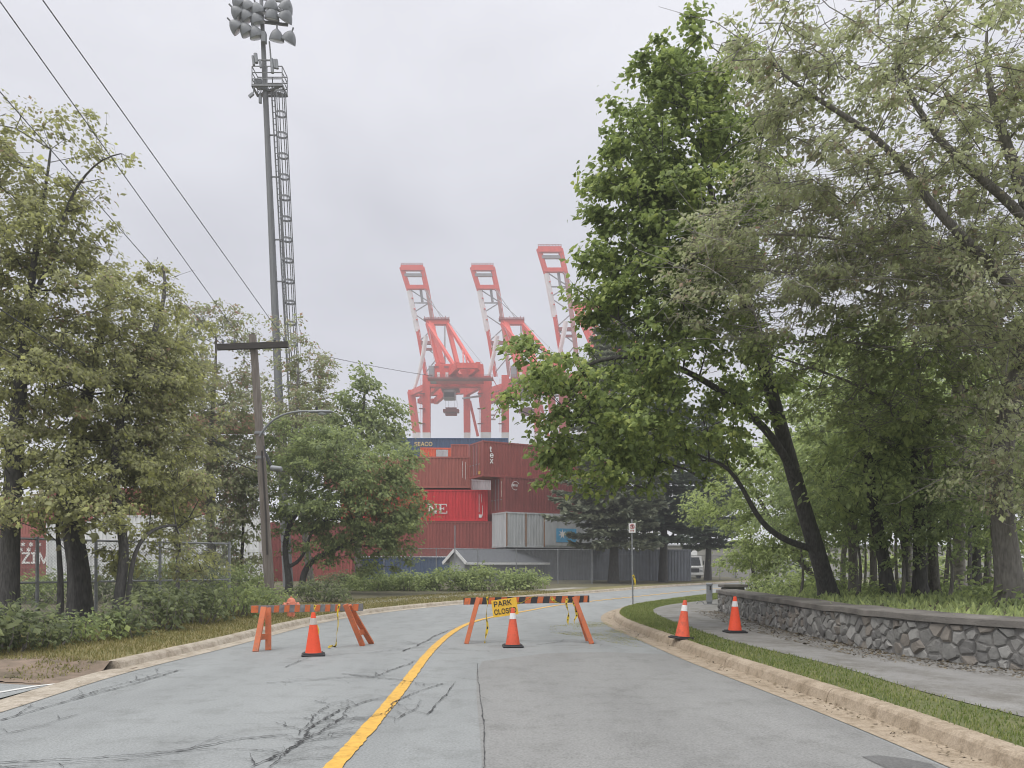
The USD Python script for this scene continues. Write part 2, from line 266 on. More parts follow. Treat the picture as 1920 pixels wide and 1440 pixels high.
M['pole_wood'] = mat('pole_wood', (.12, .10, .085), .9, .2, 4, col2=(.22, .195, .17), stretch=(6, 6, .25), bump=.5, bscale=8)
M['arm_wood'] = mat('crossarm_wood', (.045, .04, .036), .9, .3, 6, stretch=(.6, 6, 6))
M['wire'] = mat('wire_black', (.05, .05, .055), .6, .1, 5)
M['hydrant'] = mat('hydrant_faded_red', (.62, .17, .10), .6, .18, 14, col2=(.72, .28, .18))
M['crane_red'] = worn('crane_red', (.54, .05, .03), amount=.75, dirt=.85)
M['crane_white'] = mat('crane_white', (.62, .60, .60), .5, .08, .5)
M['crane_mid'] = mat('crane_faded_red', (.34, .17, .155), .6, .15, .5)
M['crane_grey'] = mat('crane_grey', (.22, .22, .23), .6, .12, .5)
M['crane_dark'] = mat('crane_dark_red', (.22, .05, .045), .6, .12, .5)
for k, c in dict(maroon=(.28, .072, .06), brown=(.32, .092, .07), dark_maroon=(.225, .058, .052), red=(.56, .028, .035), orange=(.68, .12, .05), navy=(.045, .085, .165), grey=(.46, .475, .48), white=(.66, .67, .66), slate=(.20, .215, .245), charcoal=(.15, .16, .18)).items():
    M['c_' + k] = worn('container_' + k, c, amount=.63 if k != 'grey' else .66, dirt=.8)
M['rust'] = mat('rust_strip', (.26, .13, .06), .8, .3, 3, stretch=(2, 2, .5))
M['letter_white'] = mat('lettering_white', (.74, .73, .71), .5, .06, 3)
M['letter_gold'] = mat('lettering_gold', (.62, .48, .22), .5, .06, 3)
M['logo_blue'] = mat('logo_blue', (.11, .37, .60), .5, .06, 3)
M['label_yellow'] = mat('label_yellow', (.75, .5, .08), .5, .1, 3)
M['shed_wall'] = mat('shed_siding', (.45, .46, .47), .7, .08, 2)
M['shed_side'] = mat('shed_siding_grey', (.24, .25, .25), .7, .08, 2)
M['shed_roof'] = mat('shed_shingle', (.13, .138, .15), .85, .2, 9)
M['glass_dark'] = mat('dark_glass', (.02, .024, .028), .08, .1, 2)
M['van_white'] = mat('vehicle_white', (.62, .62, .60), .35, .05, 2)
M['tyre'] = mat('tyre_rubber', (.02, .02, .02), .8, .2, 5)
M['beige'] = mat('wall_beige_panel', (.30, .29, .265), .8, .1, 1)
M['bark'] = mat('bark_dark', (.05, .048, .046), .95, .3, 5, col2=(.12, .115, .108), stretch=(5, 5, 1.0), bump=.8, bscale=6, bdist=.03)
M['bark_mid'] = mat('bark_grey_brown', (.10, .092, .083), .95, .3, 5, col2=(.23, .215, .195), stretch=(5, 5, 1.0), bump=.7, bscale=6, bdist=.03)
M['bark_pale'] = mat('bark_pale', (.15, .14, .13), .9, .3, 4, col2=(.40, .37, .34), stretch=(2, 2, 3.0), bump=.5, bscale=6)
M['l_low'] = leafmat('leaf_understory', [(.15, (.20, .25, .135)), (.5, (.33, .40, .19)), (.85, (.48, .56, .25))], .5, 1.0)
M['l_maple'] = leafmat('leaf_maple', [(.1, (0.141, 0.193, 0.070)), (.4, (0.210, 0.270, 0.094)), (.65, (0.298, 0.374, 0.111)), (.9, (0.477, 0.525, 0.152))], .46, .55)
M['l_seedy'] = leafmat('leaf_seedy_maple', [(.13, (.50, .30, .23)), (.22, (.42, .36, .26)), (.34, (.38, .40, .26)), (.6, (.46, .49, .28)), (.85, (.56, .61, .30))], .46, 1.3)
M['l_left'] = leafmat('leaf_left_maple', [(.14, (0.512, 0.244, 0.181)), (.16, (0.377, 0.268, 0.181)), (.26, (0.289, 0.294, 0.170)), (.6, (0.391, 0.404, 0.186)), (.85, (0.566, 0.573, 0.203))], .47, 1.1)
M['l_red'] = leafmat('leaf_reddish', [(.08, (0.454, 0.238, 0.184)), (.24, (0.410, 0.292, 0.216)), (.34, (0.292, 0.302, 0.194)), (.8, (0.389, 0.432, 0.205))], .47, 1.3)
M['l_dark'] = leafmat('leaf_dark_green', [(.15, (0.163, 0.210, 0.100)), (.5, (0.257, 0.311, 0.131)), (.85, (0.393, 0.457, 0.157))], .46, 1.0)
M['l_young'] = leafmat('leaf_young_maple', [(.08, (.34, .26, .17)), (.2, (.24, .28, .13)), (.5, (.31, .37, .155)), (.85, (.47, .53, .20))], .5, 1.2)
M['l_light'] = leafmat('leaf_light_green', [(.15, (.22, .27, .12)), (.5, (.35, .42, .17)), (.85, (.48, .55, .21))], .5, 1.2)
M['l_shrub'] = leafmat('leaf_shrub', [(.15, (0.085, 0.104, 0.057)), (.5, (0.147, 0.176, 0.085)), (.85, (0.257, 0.294, 0.123))], .42, 1.4)
M['l_hedge'] = leafmat('leaf_hedge', [(.15, (.14, .19, .08)), (.5, (.26, .32, .12)), (.85, (.40, .46, .18))], .42, 1.6)
M['l_fores'] = leafmat('leaf_woods', [(.15, (0.199, 0.248, 0.124)), (.5, (0.347, 0.418, 0.179)), (.85, (0.533, 0.614, 0.236))], .5, .8)
M['needle'] = leafmat('needle_spruce', [(.15, (.17, .20, .15)), (.5, (.27, .30, .215)), (.85, (.38, .40, .28))], .22, 1.2)
M['needle_dark'] = leafmat('needle_spruce_dark', [(.15, (.11, .15, .115)), (.5, (.175, .22, .165)), (.85, (.26, .31, .21))], .22, 1.2)
M['blade'] = leafmat('grass_blade', [(.1, (.09, .13, .035)), (.5, (.16, .205, .055)), (.85, (.33, .33, .13))], .4, 1.6)
M['blade_dry'] = leafmat('grass_blade_dry', [(.1, (.12, .13, .04)), (.5, (.21, .19, .07)), (.85, (.33, .28, .13))], .3, 1.5)

# ---------------------------------------------------------------- the ground, road, kerbs
Lg = [(-5.9, -6), (-5.55, 0)] + [tuple(G(*p)[:2]) for p in ((0, 1337), (230, 1264), (400, 1221), (520, 1189), (640, 1161), (760, 1144), (870, 1133), (1060, 1116.5), (1270, 1099.5), (1440, 1089.5))] + [(45, 100)]
Rg = [(3.25, -6), (3.27, 0), tuple(G(1784, 1440)[:2]), tuple(G(1552, 1342)[:2]), tuple(G(1300, 1244)[:2]), (2.56, 15.4), (2.40, 18.4), (2.42, 20.6), (2.75, 23.2), (3.7, 26.6), (5.4, 30.2), (8.9, 36.6), (19.5, 56), (35, 82)]
Yg = [(-1.25, -6), (-1.30, 0)] + [tuple(G(*p)[:2]) for p in ((625, 1440), (722, 1330), (800, 1230), (848, 1186), (910, 1160), (980, 1147), (1060, 1133), (1104, 1128), (1190, 1119), (1340, 1104), (1440, 1096))]
NL = 220
Lc, Rc, Yc = spline(Lg, NL), spline(Rg, NL), spline(Yg, NL)
gx = MB(); S = 420.0
gx.add([[-S, -S, -.05], [S, -S, -.05], [S, S, -.05], [-S, S, -.05]], [[0, 1, 2, 3]])
obj('ground', gx, M['ground'], kind='structure', label='earth and rough grass under everything', cat='ground')
road = np.vstack([Lc, Rc[::-1]])
rm = trimesh.creation.triangulate_polygon(Polygon(road).buffer(.02), engine='earcut')
rv = np.c_[rm[0], np.zeros(len(rm[0]))]
obj('road', (rv, rm[1]), M['asphalt'], kind='structure', label='pale worn asphalt road bending away to the right', cat='road')
# newer lane patch right of the seam
seam = [G(*p)[:2] for p in ((912, 1500), (905, 1440), (900, 1380), (894, 1310), (893, 1262), (905, 1240))]
right_in = [p for p in offset(Rc, -.05) if 4.5 < p[1] < 13.2]
pp = Polygon(list(map(tuple, seam)) + [(.6, 13.1), (1.6, 13.3)] + [tuple(p) for p in right_in[::-1]])
pm = trimesh.creation.triangulate_polygon(pp, engine='earcut')
obj('road_patch', (np.c_[pm[0], np.full(len(pm[0]), .004)], pm[1]), M['patch'], kind='structure', label='slightly darker resurfaced strip in the right lane', cat='road')
dp = Polygon([tuple(G(*p)[:2]) for p in ((1616, 1420), (1650, 1418), (1700, 1424), (1745, 1434), (1760, 1444), (1765, 1500), (1700, 1500), (1672, 1446), (1640, 1432))])
dm = trimesh.creation.triangulate_polygon(dp, engine='earcut')
obj('road_repair', (np.c_[dm[0], np.full(len(dm[0]), .008)], dm[1]), M['darkpatch'], kind='structure', label='small dark asphalt repair beside the right gutter', cat='road')
# yellow centre line with ragged edges
rng = np.random.default_rng(3)
yl = spline(Yg, 900); w = .062 + .010 * (meshkit.fbm(np.c_[yl * 5, np.zeros(900)], 3) - .5) * 2
yl = yl[yl[:, 1] > 2]; w = w[:len(yl)]
t = np.gradient(yl, axis=0); t /= np.linalg.norm(t, axis=1, keepdims=True); nn = np.c_[t[:, 1], -t[:, 0]]
jl, jr = (meshkit.noise(np.c_[yl * 22, np.full(len(yl), s)], s) * .02 for s in (1, 2))
mb = MB().strip(np.c_[yl - nn * (w + jl)[:, None], np.full(len(yl), .009)], np.c_[yl + nn * (w + jr)[:, None], np.full(len(yl), .009)])
v, f = mb.get()
obj('centre_line', (v, f[:, ::-1]), M['yellow_line'], kind='structure', label='single yellow centre line curving right', cat='road marking')
# cracks: thin dark ribbons, branching
ck = MB(); rng = np.random.default_rng(11)
def crack(pts, w, rough=.05, z=.0125, branch=0, blen=.5, taper=True):
    pts = np.array([G(*p)[:2] for p in pts]) if len(pts[0]) == 2 and abs(pts[0][1]) > 200 else np.asarray(pts, float)
    w = w * .72; n = max(8, int(np.linalg.norm(np.diff(pts, axis=0), axis=1).sum() / .035))
    d = np.r_[0, np.cumsum(np.linalg.norm(np.diff(pts, axis=0), axis=1))]; tt = np.linspace(0, d[-1], n)
    c = np.stack([np.interp(tt, d, pts[:, k]) for k in (0, 1)], 1)
    c += rough * (np.cumsum(rng.normal(0, .35, c.shape), 0) * .26 + rng.normal(0, .13, c.shape)) * np.minimum(1, np.linspace(0, 6, n))[:, None]
    tg = np.gradient(c, axis=0); tg /= np.linalg.norm(tg, axis=1, keepdims=True) + 1e-9; nr = np.c_[tg[:, 1], -tg[:, 0]]
    ww = w * rng.choice([.35, .6, 1.0, 1.7], n, p=[.3, .35, .25, .1]) * (np.minimum(1, np.linspace(3.5, .2, n)) if taper else 1)
    ck.strip(np.c_[c + nr * ww[:, None], np.full(n, z)], np.c_[c - nr * ww[:, None], np.full(n, z)])
    for _ in range(branch):
        k = rng.integers(1, n - 1); a = math.atan2(tg[k, 1], tg[k, 0]) + rng.choice([-1, 1]) * rng.uniform(.3, 1.1)
        l = blen * rng.uniform(.4, 1.3)
        crack([c[k], c[k] + l * np.array([math.cos(a), math.sin(a)])], w * .6, rough * .8, z + .0002, max(0, branch // 4), blen * .5)
crack([(-200, 1440), (40, 1428), (200, 1420), (330, 1408), (450, 1385), (540, 1378), (620, 1372)], .011, .05, branch=7, blen=.5)
crack([(-100, 1446), (250, 1424), (420, 1400)], .008, .04, branch=3)
crack([(470, 1440), (530, 1412), (560, 1390), (590, 1362), (640, 1330), (700, 1310), (740, 1308)], .014, .08, branch=16, blen=.55)
crack([(505, 1440), (560, 1400), (600, 1376), (640, 1345), (660, 1325)], .010, .1, branch=14, blen=.4)
crack([(560, 1380), (585, 1345), (620, 1320), (640, 1316)], .008, .08, branch=6, blen=.35)
crack([(300, 1396), (430, 1388), (520, 1384), (600, 1386), (680, 1382)], .006, .05, branch=4)
crack([(310, 1412), (420, 1406), (500, 1410), (540, 1404)], .006, .05, branch=3)
crack([(500, 1282), (600, 1275), (680, 1268), (750, 1276), (800, 1284), (830, 1283)], .011, .06, branch=10, blen=.5)
crack([(640, 1264), (700, 1270), (740, 1255), (790, 1238)], .012, .06, branch=9, blen=.45)
crack([(830, 1283), (780, 1300), (740, 1318), (720, 1345)], .010, .06, branch=10, blen=.4)
crack([(800, 1342), (830, 1305), (848, 1280)], .010, .04, branch=3, blen=.3)
crack([(745, 1350), (780, 1330), (790, 1310)], .007, .05, branch=4, blen=.3)
crack([(855, 1272), (905, 1278)], .005, .04)
crack([(560, 1234), (640, 1228), (700, 1224), (760, 1218), (800, 1214)], .009, .04, branch=4, blen=.4)
crack([(535, 1252), (570, 1238), (590, 1231)], .010, .03, branch=2, blen=.2)
crack([(755, 1222), (780, 1206), (805, 1192), (830, 1184), (850, 1177)], .016, .08, branch=10, blen=.6)
crack([(770, 1222), (830, 1216), (880, 1220), (960, 1222)], .009, .05, branch=4, blen=.4)
crack([(895, 1245), (897, 1300), (903, 1360), (906, 1450)], .006, .02, branch=2, taper=False)
crack([(0, 1352), (130, 1316), (260, 1283), (345, 1257)], .016, .03, branch=5, taper=False)
crack([(130, 1312), (200, 1292), (300, 1266), (340, 1256)], .010, .05, branch=7, blen=.6)
crack([(0, 1380), (70, 1365), (110, 1352), (150, 1340)], .008, .05, branch=2)
crack([(1005, 1210), (1060, 1203), (1110, 1206), (1150, 1212)], .014, .06, branch=6, blen=.6)
crack([(1020, 1184), (1080, 1186), (1120, 1192)], .008, .05, branch=4, blen=.4)
crack([(1060, 1130), (1000, 1140), (940, 1148), (880, 1158)], .010, .1, branch=4)
crack([(700, 1185), (800, 1172), (860, 1160)], .006, .05, branch=2)
v, f = ck.get()
obj('road_cracks', (v, f), M['crack'], kind='stuff', label='dark branching cracks in the asphalt', cat='cracks')

# kerbs, poured in lengths with joints
def kerb_run(curve, side, y0, y1, gw, h, name, label, m_body, m_top, maxlen=3.0, newer=None):
    """gutter pan + kerb along the curve; side +1: outward is to the right of travel"""
    root = thing(name, label, 'kerb', kind='structure')
    sel = curve[(curve[:, 1] >= y0) & (curve[:, 1] <= y1)]
    c = spline(sel, 240)
    def at(d, z): return atz(offset(c, side * d), z)
    d = np.r_[0, np.cumsum(np.linalg.norm(np.diff(c, axis=0), axis=1))]
    cuts = np.searchsorted(d, np.arange(0, d[-1], maxlen)).tolist() + [len(c) - 1]
    prof = [(-.015, .006), (gw * .55, -.004 + .002), (gw, .012), (gw + .035, h * .75), (gw + .06, h - .012), (gw + .085, h), (gw + .20, h + .004), (gw + .215, h - .01), (gw + .22, -.05)]
    rows = [at(a, z) for a, z in prof]
    wob = meshkit.noise(np.c_[c * 3.1, np.zeros(len(c))], 4) * .006
    for r_ in rows[3:7]: r_[:, 2] += wob - .003
    for a, b in zip(cuts[:-1], cuts[1:]):
        if b - a < 2: continue
        sl = [r_[a:b + 1].copy() for r_ in rows]
        for r_ in sl:
            t0 = (r_[1] - r_[0]); t0 /= np.linalg.norm(t0); t1 = (r_[-2] - r_[-1]); t1 /= np.linalg.norm(t1)
            r_[0] += t0 * .006; r_[-1] += t1 * .006
        mb = MB()
        for i in range(len(sl) - 1):
            mb.strip(sl[i], sl[i + 1])
        for e in (0, -1):
            ring = np.array([r_[e] for r_ in sl]); hub = ring[2] * .5 + ring[-1] * .5; hub[2] = -.04; mb.add(np.vstack([ring, [hub]]), [[k, k + 1, len(ring)] for k in range(len(ring) - 1)])
        v, f = mb.get()
        if side > 0: f = f[:, ::-1]
        mid = c[(a + b) // 2]
        m = m_body if not (newer and newer(mid)) else m_top
        obj('kerb_length', (v, f), m, root, smooth=35)
    return root
kerb_run(Rc, 1, 2.0, 58, .34, .15, 'kerb', 'tan concrete kerb and gutter along the right lane', M['kerb'], M['kerbtop'], newer=lambda p: p[1] < 6.6)
kerb_run(Lc, -1, 11.0, 74, .28, .12, 'kerb', 'weathered concrete kerb along the left and far side', M['kerb_far'], M['kerbtop'], newer=lambda p: p[1] < 11.6)
# dropped kerb at the driveway: a flat concrete band
sel = Lc[(Lc[:, 1] > -2) & (Lc[:, 1] < 11.25)]
obj('dropped_kerb', MB().strip(atz(offset(sel, -.42), .012), atz(offset(sel, .0), .006)), M['kerb_far'], kind='structure', label='flat concrete dropped kerb across the left driveway', cat='kerb')

# right side: grass strip, sidewalk, wall
sideL = spline([(5.0, -3), (4.72, 3)] + [tuple(G(*p, .15)[:2]) for p in ((1920, 1347), (1752, 1305), (1591, 1257), (1390, 1208))] + [(3.84, 16.4), (3.86, 19.6), (4.35, 23.6), (5.6, 26.6), (8.0, 30.2), (12, 37), (22, 54.0)], 240)
kback = offset(Rc, .34 + .21); kback = spline(kback[(kback[:, 1] > -3) & (kback[:, 1] < 60)], 240)
def ykey(c, n=240):
    d = np.r_[0, np.cumsum(np.linalg.norm(np.diff(c, axis=0), axis=1))]; return d
mb = MB()
K3, S3 = atz(kback, .148), atz(sideL, .158)
for a in np.linspace(0, 1, 5)[:-1]:
    A_, B_ = K3 * (1 - a) + S3 * a, K3 * (.75 - a) + S3 * (a + .25)
    mb.strip(B_, A_)
obj('grass_verge', mb, M['turf'], kind='structure', label='narrow green turf strip between right kerb and sidewalk', cat='verge')
wall_base = [(11, 3.5), (8.9, 6.6), (7.4, 8.55), (6.5, 9.75), (5.93, 10.85), (5.66, 12.9), (5.6, 15.0), (5.66, 17.3), (5.8, 19.8), (6.0, 22.4)]
Wc = spline(wall_base, 300)
sideR = spline(wall_base + [(6.6, 25), (8.6, 28), (12.5, 34.2), (22.6, 51)], 240)
# match the two edges by row so the strips do not skew
yy = np.r_[np.linspace(3.6, 24.0, 120)]
def x_at(c, y): o = np.argsort(c[:, 1]); return np.interp(y, c[o, 1], c[o, 0])
sl = np.c_[x_at(sideL, yy), yy]; sr = np.c_[x_at(sideR, yy), yy]
mb = MB().strip(atz(sr, .165), atz(sl, .165))
tl = sideL[sideL[:, 1] >= 24.0]; tr = sideR[sideR[:, 1] >= 24.0]
mb.strip(atz(spline(np.vstack([[sr[-1]], tr]), 60), .165), atz(spline(np.vstack([[sl[-1]], tl]), 60), .165))
mb.add([[5.2, 21.5, .160], [6.7, 21.9, .160], [7.5, 25.6, .160], [9.5, 28.6, .160], [8.2, 28.8, .160], [5.2, 25.2, .160]], [[0, 1, 2], [0, 2, 5], [2, 3, 4], [2, 4, 5]])
obj('sidewalk', mb, M['walk'], kind='structure', label='grey asphalt sidewalk between grass strip and stone wall', cat='sidewalk')

# wooded ground behind the wall
def inpoly_sheet(poly, step, zf):
    x0, y0, x1, y1 = poly.bounds
    xs, ys = np.arange(x0, x1 + step, step), np.arange(y0, y1 + step, step)
    X, Y = np.meshgrid(xs, ys, indexing='ij'); n, m = X.shape
    i, j = np.meshgrid(np.arange(n - 1), np.arange(m - 1), indexing='ij')
    q = np.stack([i * m + j, (i + 1) * m + j, (i + 1) * m + j + 1, i * m + j + 1], -1).reshape(-1, 4)
    ok = contains_xy(poly, X.ravel(), Y.ravel()); q = q[ok[q].all(1)]
    used, inv = np.unique(q, return_inverse=True); q = inv.reshape(q.shape)
    xy = np.c_[X.ravel()[used], Y.ravel()[used]]
    return np.c_[xy, zf(xy[:, 0], xy[:, 1])], q
wb = offset(Wc, 1 * .12)
wood_poly = Polygon([tuple(p) for p in wb] + [(7.2, 25.4), (9.2, 28.2), (13.0, 34.0), (23, 50.5), (40, 78), (70, 78), (70, 3.5)])
wedge = Polygon([tuple(p) for p in wb] + [(7.2, 25.4), (9.2, 28.2), (13.0, 34.0), (23, 50.5), (40, 78), (70, 78), (70, 3.5)]).exterior
def wood_z(x, y):
    d = shapely.distance(shapely.points(x, y), wedge)
    far = np.clip((y - 21.5) / 4.0, 0, 1)
    base = .64 - .42 * far * np.exp(-d / 2.5)
    return base + .16 * (1 - np.exp(-d / 3.0)) + .10 * (meshkit.fbm(np.c_[x * .7, y * .7, np.zeros_like(x)], 3, 5) - .5)
v, q = inpoly_sheet(wood_poly, .5, wood_z)
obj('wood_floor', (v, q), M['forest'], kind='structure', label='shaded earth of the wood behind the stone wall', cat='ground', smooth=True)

# stone wall: every stone a piece, mortar core, cast cap
wall = thing('stone_wall', 'low curving rubble stone wall with a flat concrete cap', 'wall')
H0, H1 = .15, .70
wd = np.r_[0, np.cumsum(np.linalg.norm(np.diff(Wc, axis=0), axis=1))]
wt = np.gradient(Wc, axis=0); wt /= np.linalg.norm(wt, axis=1, keepdims=True); wn = np.c_[-wt[:, 1], wt[:, 0]]     # towards the sidewalk
def on_wall(s, z, out):
    k = lambda a: np.interp(s, wd, a)
    return np.stack([k(Wc[:, 0]) + k(wn[:, 0]) * out, k(Wc[:, 1]) + k(wn[:, 1]) * out, z], -1)
LW = wd[-1]
front, back = offset(Wc, 0.012), offset(Wc, .46)
mb = MB().strip(atz(front, H0 - .2), atz(front, H1)).strip(atz(back, H1), atz(back, H0 - .2))
ce = np.array([*front[-1], 0]), np.array([*back[-1], 0])
mb.add([[*front[-1], H0 - .2], [*back[-1], H0 - .2], [*back[-1], H1], [*front[-1], H1]], [[0, 1, 2, 3]])
obj('mortar_core', mb, M['mortar'], wall)
capF, capB = offset(Wc, -.05), offset(Wc, .54)
capF, capB = np.vstack([capF, capF[-1] + wt[-1] * .06]), np.vstack([capB, capB[-1] + wt[-1] * .06])
cu = (meshkit.fbm(np.c_[capF * 1.3, np.zeros(len(capF))], 3, 2) - .5) * .05
mb = MB()
top = .80
rows = [(capF, H1 - .0, 0), (capF, top - .015, 1), (offset(np.vstack([Wc, Wc[-1] + wt[-1] * .06]), -.035), top, 1), (capB, top + .01, 1), (capB, H1, 0)]
rr = []
for c_, z_, u_ in rows:
    a = atz(c_, z_ + .003); a[:, 2] += cu; rr.append(a)
for a, b in zip(rr[:-1], rr[1:]): mb.strip(b, a)
mb.strip(rr[0], rr[-1])
mb.add(np.array([r_[-1] for r_ in rr]), [[0, 1, 2], [0, 2, 3], [0, 3, 4]])
obj('cap', mb, M['cap'], wall, smooth=40)
# stones by a relaxed Voronoi diagram of the unrolled face
rng = np.random.default_rng(21)
s0 = np.interp(4.0, [0], [0]) + 0
s_start = wd[np.argmin(np.abs(Wc[:, 1] - 8.6))]
sites = []
s = s_start
pts_ = rng.uniform([s_start, H0 - .08], [LW, H1], (4000, 2))
for p in pts_:
    r_ = .092 + .125 * meshkit.noise(np.array([p[0] * 2.0, p[1] * 3.0, 0]), 9)
    if all((p[0] - q_[0]) ** 2 + ((p[1] - q_[1]) * 1.25) ** 2 > r_ * r_ for q_ in sites[-4000:]): sites.append(p)
sites = np.array(sites)
vor = shapely.voronoi_polygons(MultiPoint([tuple(p) for p in sites]), extend_to=sbox(s_start, H0 - .15, LW, H1))
clip = sbox(s_start, H0 - .12, LW, H1 - .005)
nst = 0
for cell in vor.geoms:
    g = cell.intersection(clip)
    if g.is_empty or g.area < .004: continue
    g = g.buffer(-.010).buffer(.005, quad_segs=2)
    if g.is_empty or g.geom_type != 'Polygon' or g.area < .003: continue
    ring = np.array(g.simplify(.006).exterior.coords)[:-1]; c_ = ring.mean(0); k = len(ring)
    out = rng.uniform(.035, .062); ins = c_ + (ring - c_) * rng.uniform(.68, .84)
    ring = ring + rng.normal(0, .007, ring.shape)
    tilt = rng.normal(0, .12, 2)
    oi = out + (ins - c_) @ tilt + rng.normal(0, .008, k)
    V = np.vstack([on_wall(ring[:, 0], ring[:, 1], -.07), on_wall(ring[:, 0], ring[:, 1], out * .62 - .05), on_wall(ins[:, 0], ins[:, 1], oi - .035), on_wall(np.array([c_[0]]), np.array([c_[1]]), np.array([out + .0 - .028]))])
    fs = []
    for i in range(k):
        j = (i + 1) % k
        fs += [[i, k + i, k + j], [i, k + j, j], [k + i, 2 * k + i, 2 * k + j], [k + i, 2 * k + j, k + j], [2 * k + i, 3 * k, 2 * k + j]]
    fs = np.array(fs)[:, ::-1] if g.exterior.is_ccw else np.array(fs)
    fs = fs[:, ::-1] if True else fs
    obj('stone', (V, fs), M['stone'][rng.choice(4, p=[.42, .26, .16, .16])], wall, smooth=25); nst += 1
# short second wall piece beyond the end
pe = thing('stone_pillar', 'squat stone pillar with slab cap beyond the far end of the wall', 'pillar', (*P(1374, 1115, 25.2)[:2], 0))
obj('shaft', MB().box((0, 0, .42), (.62, .6, .72), .03), M['stone'][2], pe); obj('cap', MB().box((0, 0, .83), (.78, .74, .10), .02), M['cap'], pe)

# left verge
vl = offset(Lc, -.5); vl = vl[(vl[:, 1] > 11.0) & (vl[:, 1] < 74)]
vpoly = Polygon([tuple(p) for p in vl] + [(24, 84), (-40, 84), (-40, 10.6), (-5.9, 10.6)])
vline = shapely.linestrings(vl); rline = shapely.linestrings(Lc[(Lc[:, 1] > 0) & (Lc[:, 1] < 16)])
def verge_z(x, y):
    d = shapely.distance(shapely.points(x, y), vline)
    near = np.where(y < 11.0, np.clip((shapely.distance(shapely.points(x, y), rline) - .45) / .9, 0, 1), 1.0); near = np.maximum(near, np.clip((y - 10.85) / .2, 0, 1))
    return near * np.minimum(1, np.maximum(0, (y - 9.55) / 1.3)) * (.112 + .012 * np.minimum(d, 12)) + .05 * (meshkit.fbm(np.c_[x * .6, y * .6, np.zeros_like(x)], 3, 8) - .5) * np.minimum(1, d) * near
A_ = atz(vl, .112); mb = MB()
prev = A_
for dd in (.5, 1.1, 1.9):
    o_ = offset(vl, -dd); cur = np.c_[o_, verge_z(o_[:, 0], o_[:, 1])]; mb.strip(prev, cur); prev = cur
e0 = [np.r_[offset(vl, -dd)[0], .112] for dd in (0, .5, 1.1, 1.9)]; e0 = np.array([[a[0], a[1], (.112 if i == 0 else float(verge_z(np.array([a[0]]), np.array([a[1]]))[0]))] for i, a in enumerate(e0)]); mb.strip(e0, e0 * [1, 1, 0] - [0, .25, .02])
obj('roadside_verge', mb, M['verge'], kind='structure', label='dry yellowish grass verge along the left kerb', cat='verge', smooth=True)
v, q = inpoly_sheet(Polygon([tuple(p) for p in offset(vl, -1.75)] + [(24, 84), (-40, 84), (-40, 9.6), (-6.3, 9.6), (-6.3, 11)]).buffer(0), .42, lambda x, y: verge_z(x, y) - .006)
obj('roadside_bank', (v, q), M['bank'], kind='structure', label='rough grass bank under the left trees', cat='ground', smooth=True)
pathc = vl[(vl[:, 1] > 23) & (vl[:, 1] < 46)]
mb = MB(); a_, b_ = offset(pathc, -1.5), offset(pathc, -2.7)
mb.strip(np.c_[a_, verge_z(a_[:, 0], a_[:, 1]) + .014], np.c_[b_, verge_z(b_[:, 0], b_[:, 1]) + .014])
obj('footpath', mb, M['gravel'], kind='structure', label='grey gravel footpath between far kerb and hedge', cat='path')
# driveway + dirt at the far left
drv = Polygon([(-5.75, 7.2), (-5.78, 9.55), (-6.5, 9.75), (-14, 10.1), (-14, 5.0), (-5.7, 5.0)])
m_ = trimesh.creation.triangulate_polygon(drv, engine='earcut')
obj('driveway', (np.c_[m_[0], np.full(len(m_[0]), .003)], m_[1]), M['asphalt'], kind='structure', label='asphalt driveway mouth at the left edge', cat='road')
wl = np.array([G(-60, 1308)[:2], G(0, 1299)[:2], G(70, 1287)[:2], G(148, 1279)[:2]])
mb = MB().strip(atz(offset(wl, -.045), .009), atz(offset(wl, .045), .009))
obj('white_line', mb, M['white_line'], kind='structure', label='white painted line across the left driveway', cat='road marking')
dirt = Polygon([(-5.3, 9.62), (-6.5, 9.9), (-16, 10.2), (-16, 12.0), (-9, 11.9), (-7.4, 11.7), (-6.6, 11.5), (-6.05, 11.06), (-5.3, 11.06)])
v, q = inpoly_sheet(dirt.buffer(.1).difference(rline.buffer(.40)), .06, lambda x, y: np.maximum(verge_z(x, y), -.005) * np.clip((y - 9.7) / .5, 0, 1) + .005 + .02 * (meshkit.fbm(np.c_[x * 3, y * 3, 0 * x], 3, 4) - .45) * np.clip((y - 9.6) * 2, 0, 1))
fm = trimesh.creation.triangulate_polygon(Polygon([(-5.35, 9.2), (-16, 9.5), (-16, 12.5), (-6.5, 12.5), (-5.5, 11.3)]), engine='earcut'); q = np.vstack([q[:, [0, 1, 2]], q[:, [0, 2, 3]]])
v, q = np.vstack([v, np.c_[fm[0], np.full(len(fm[0]), .0015)]]), np.vstack([q, fm[1] + len(v)])
obj('dirt_patch', (v, q), M['dirt'], kind='structure', label='bare reddish dirt beside the left driveway', cat='ground')

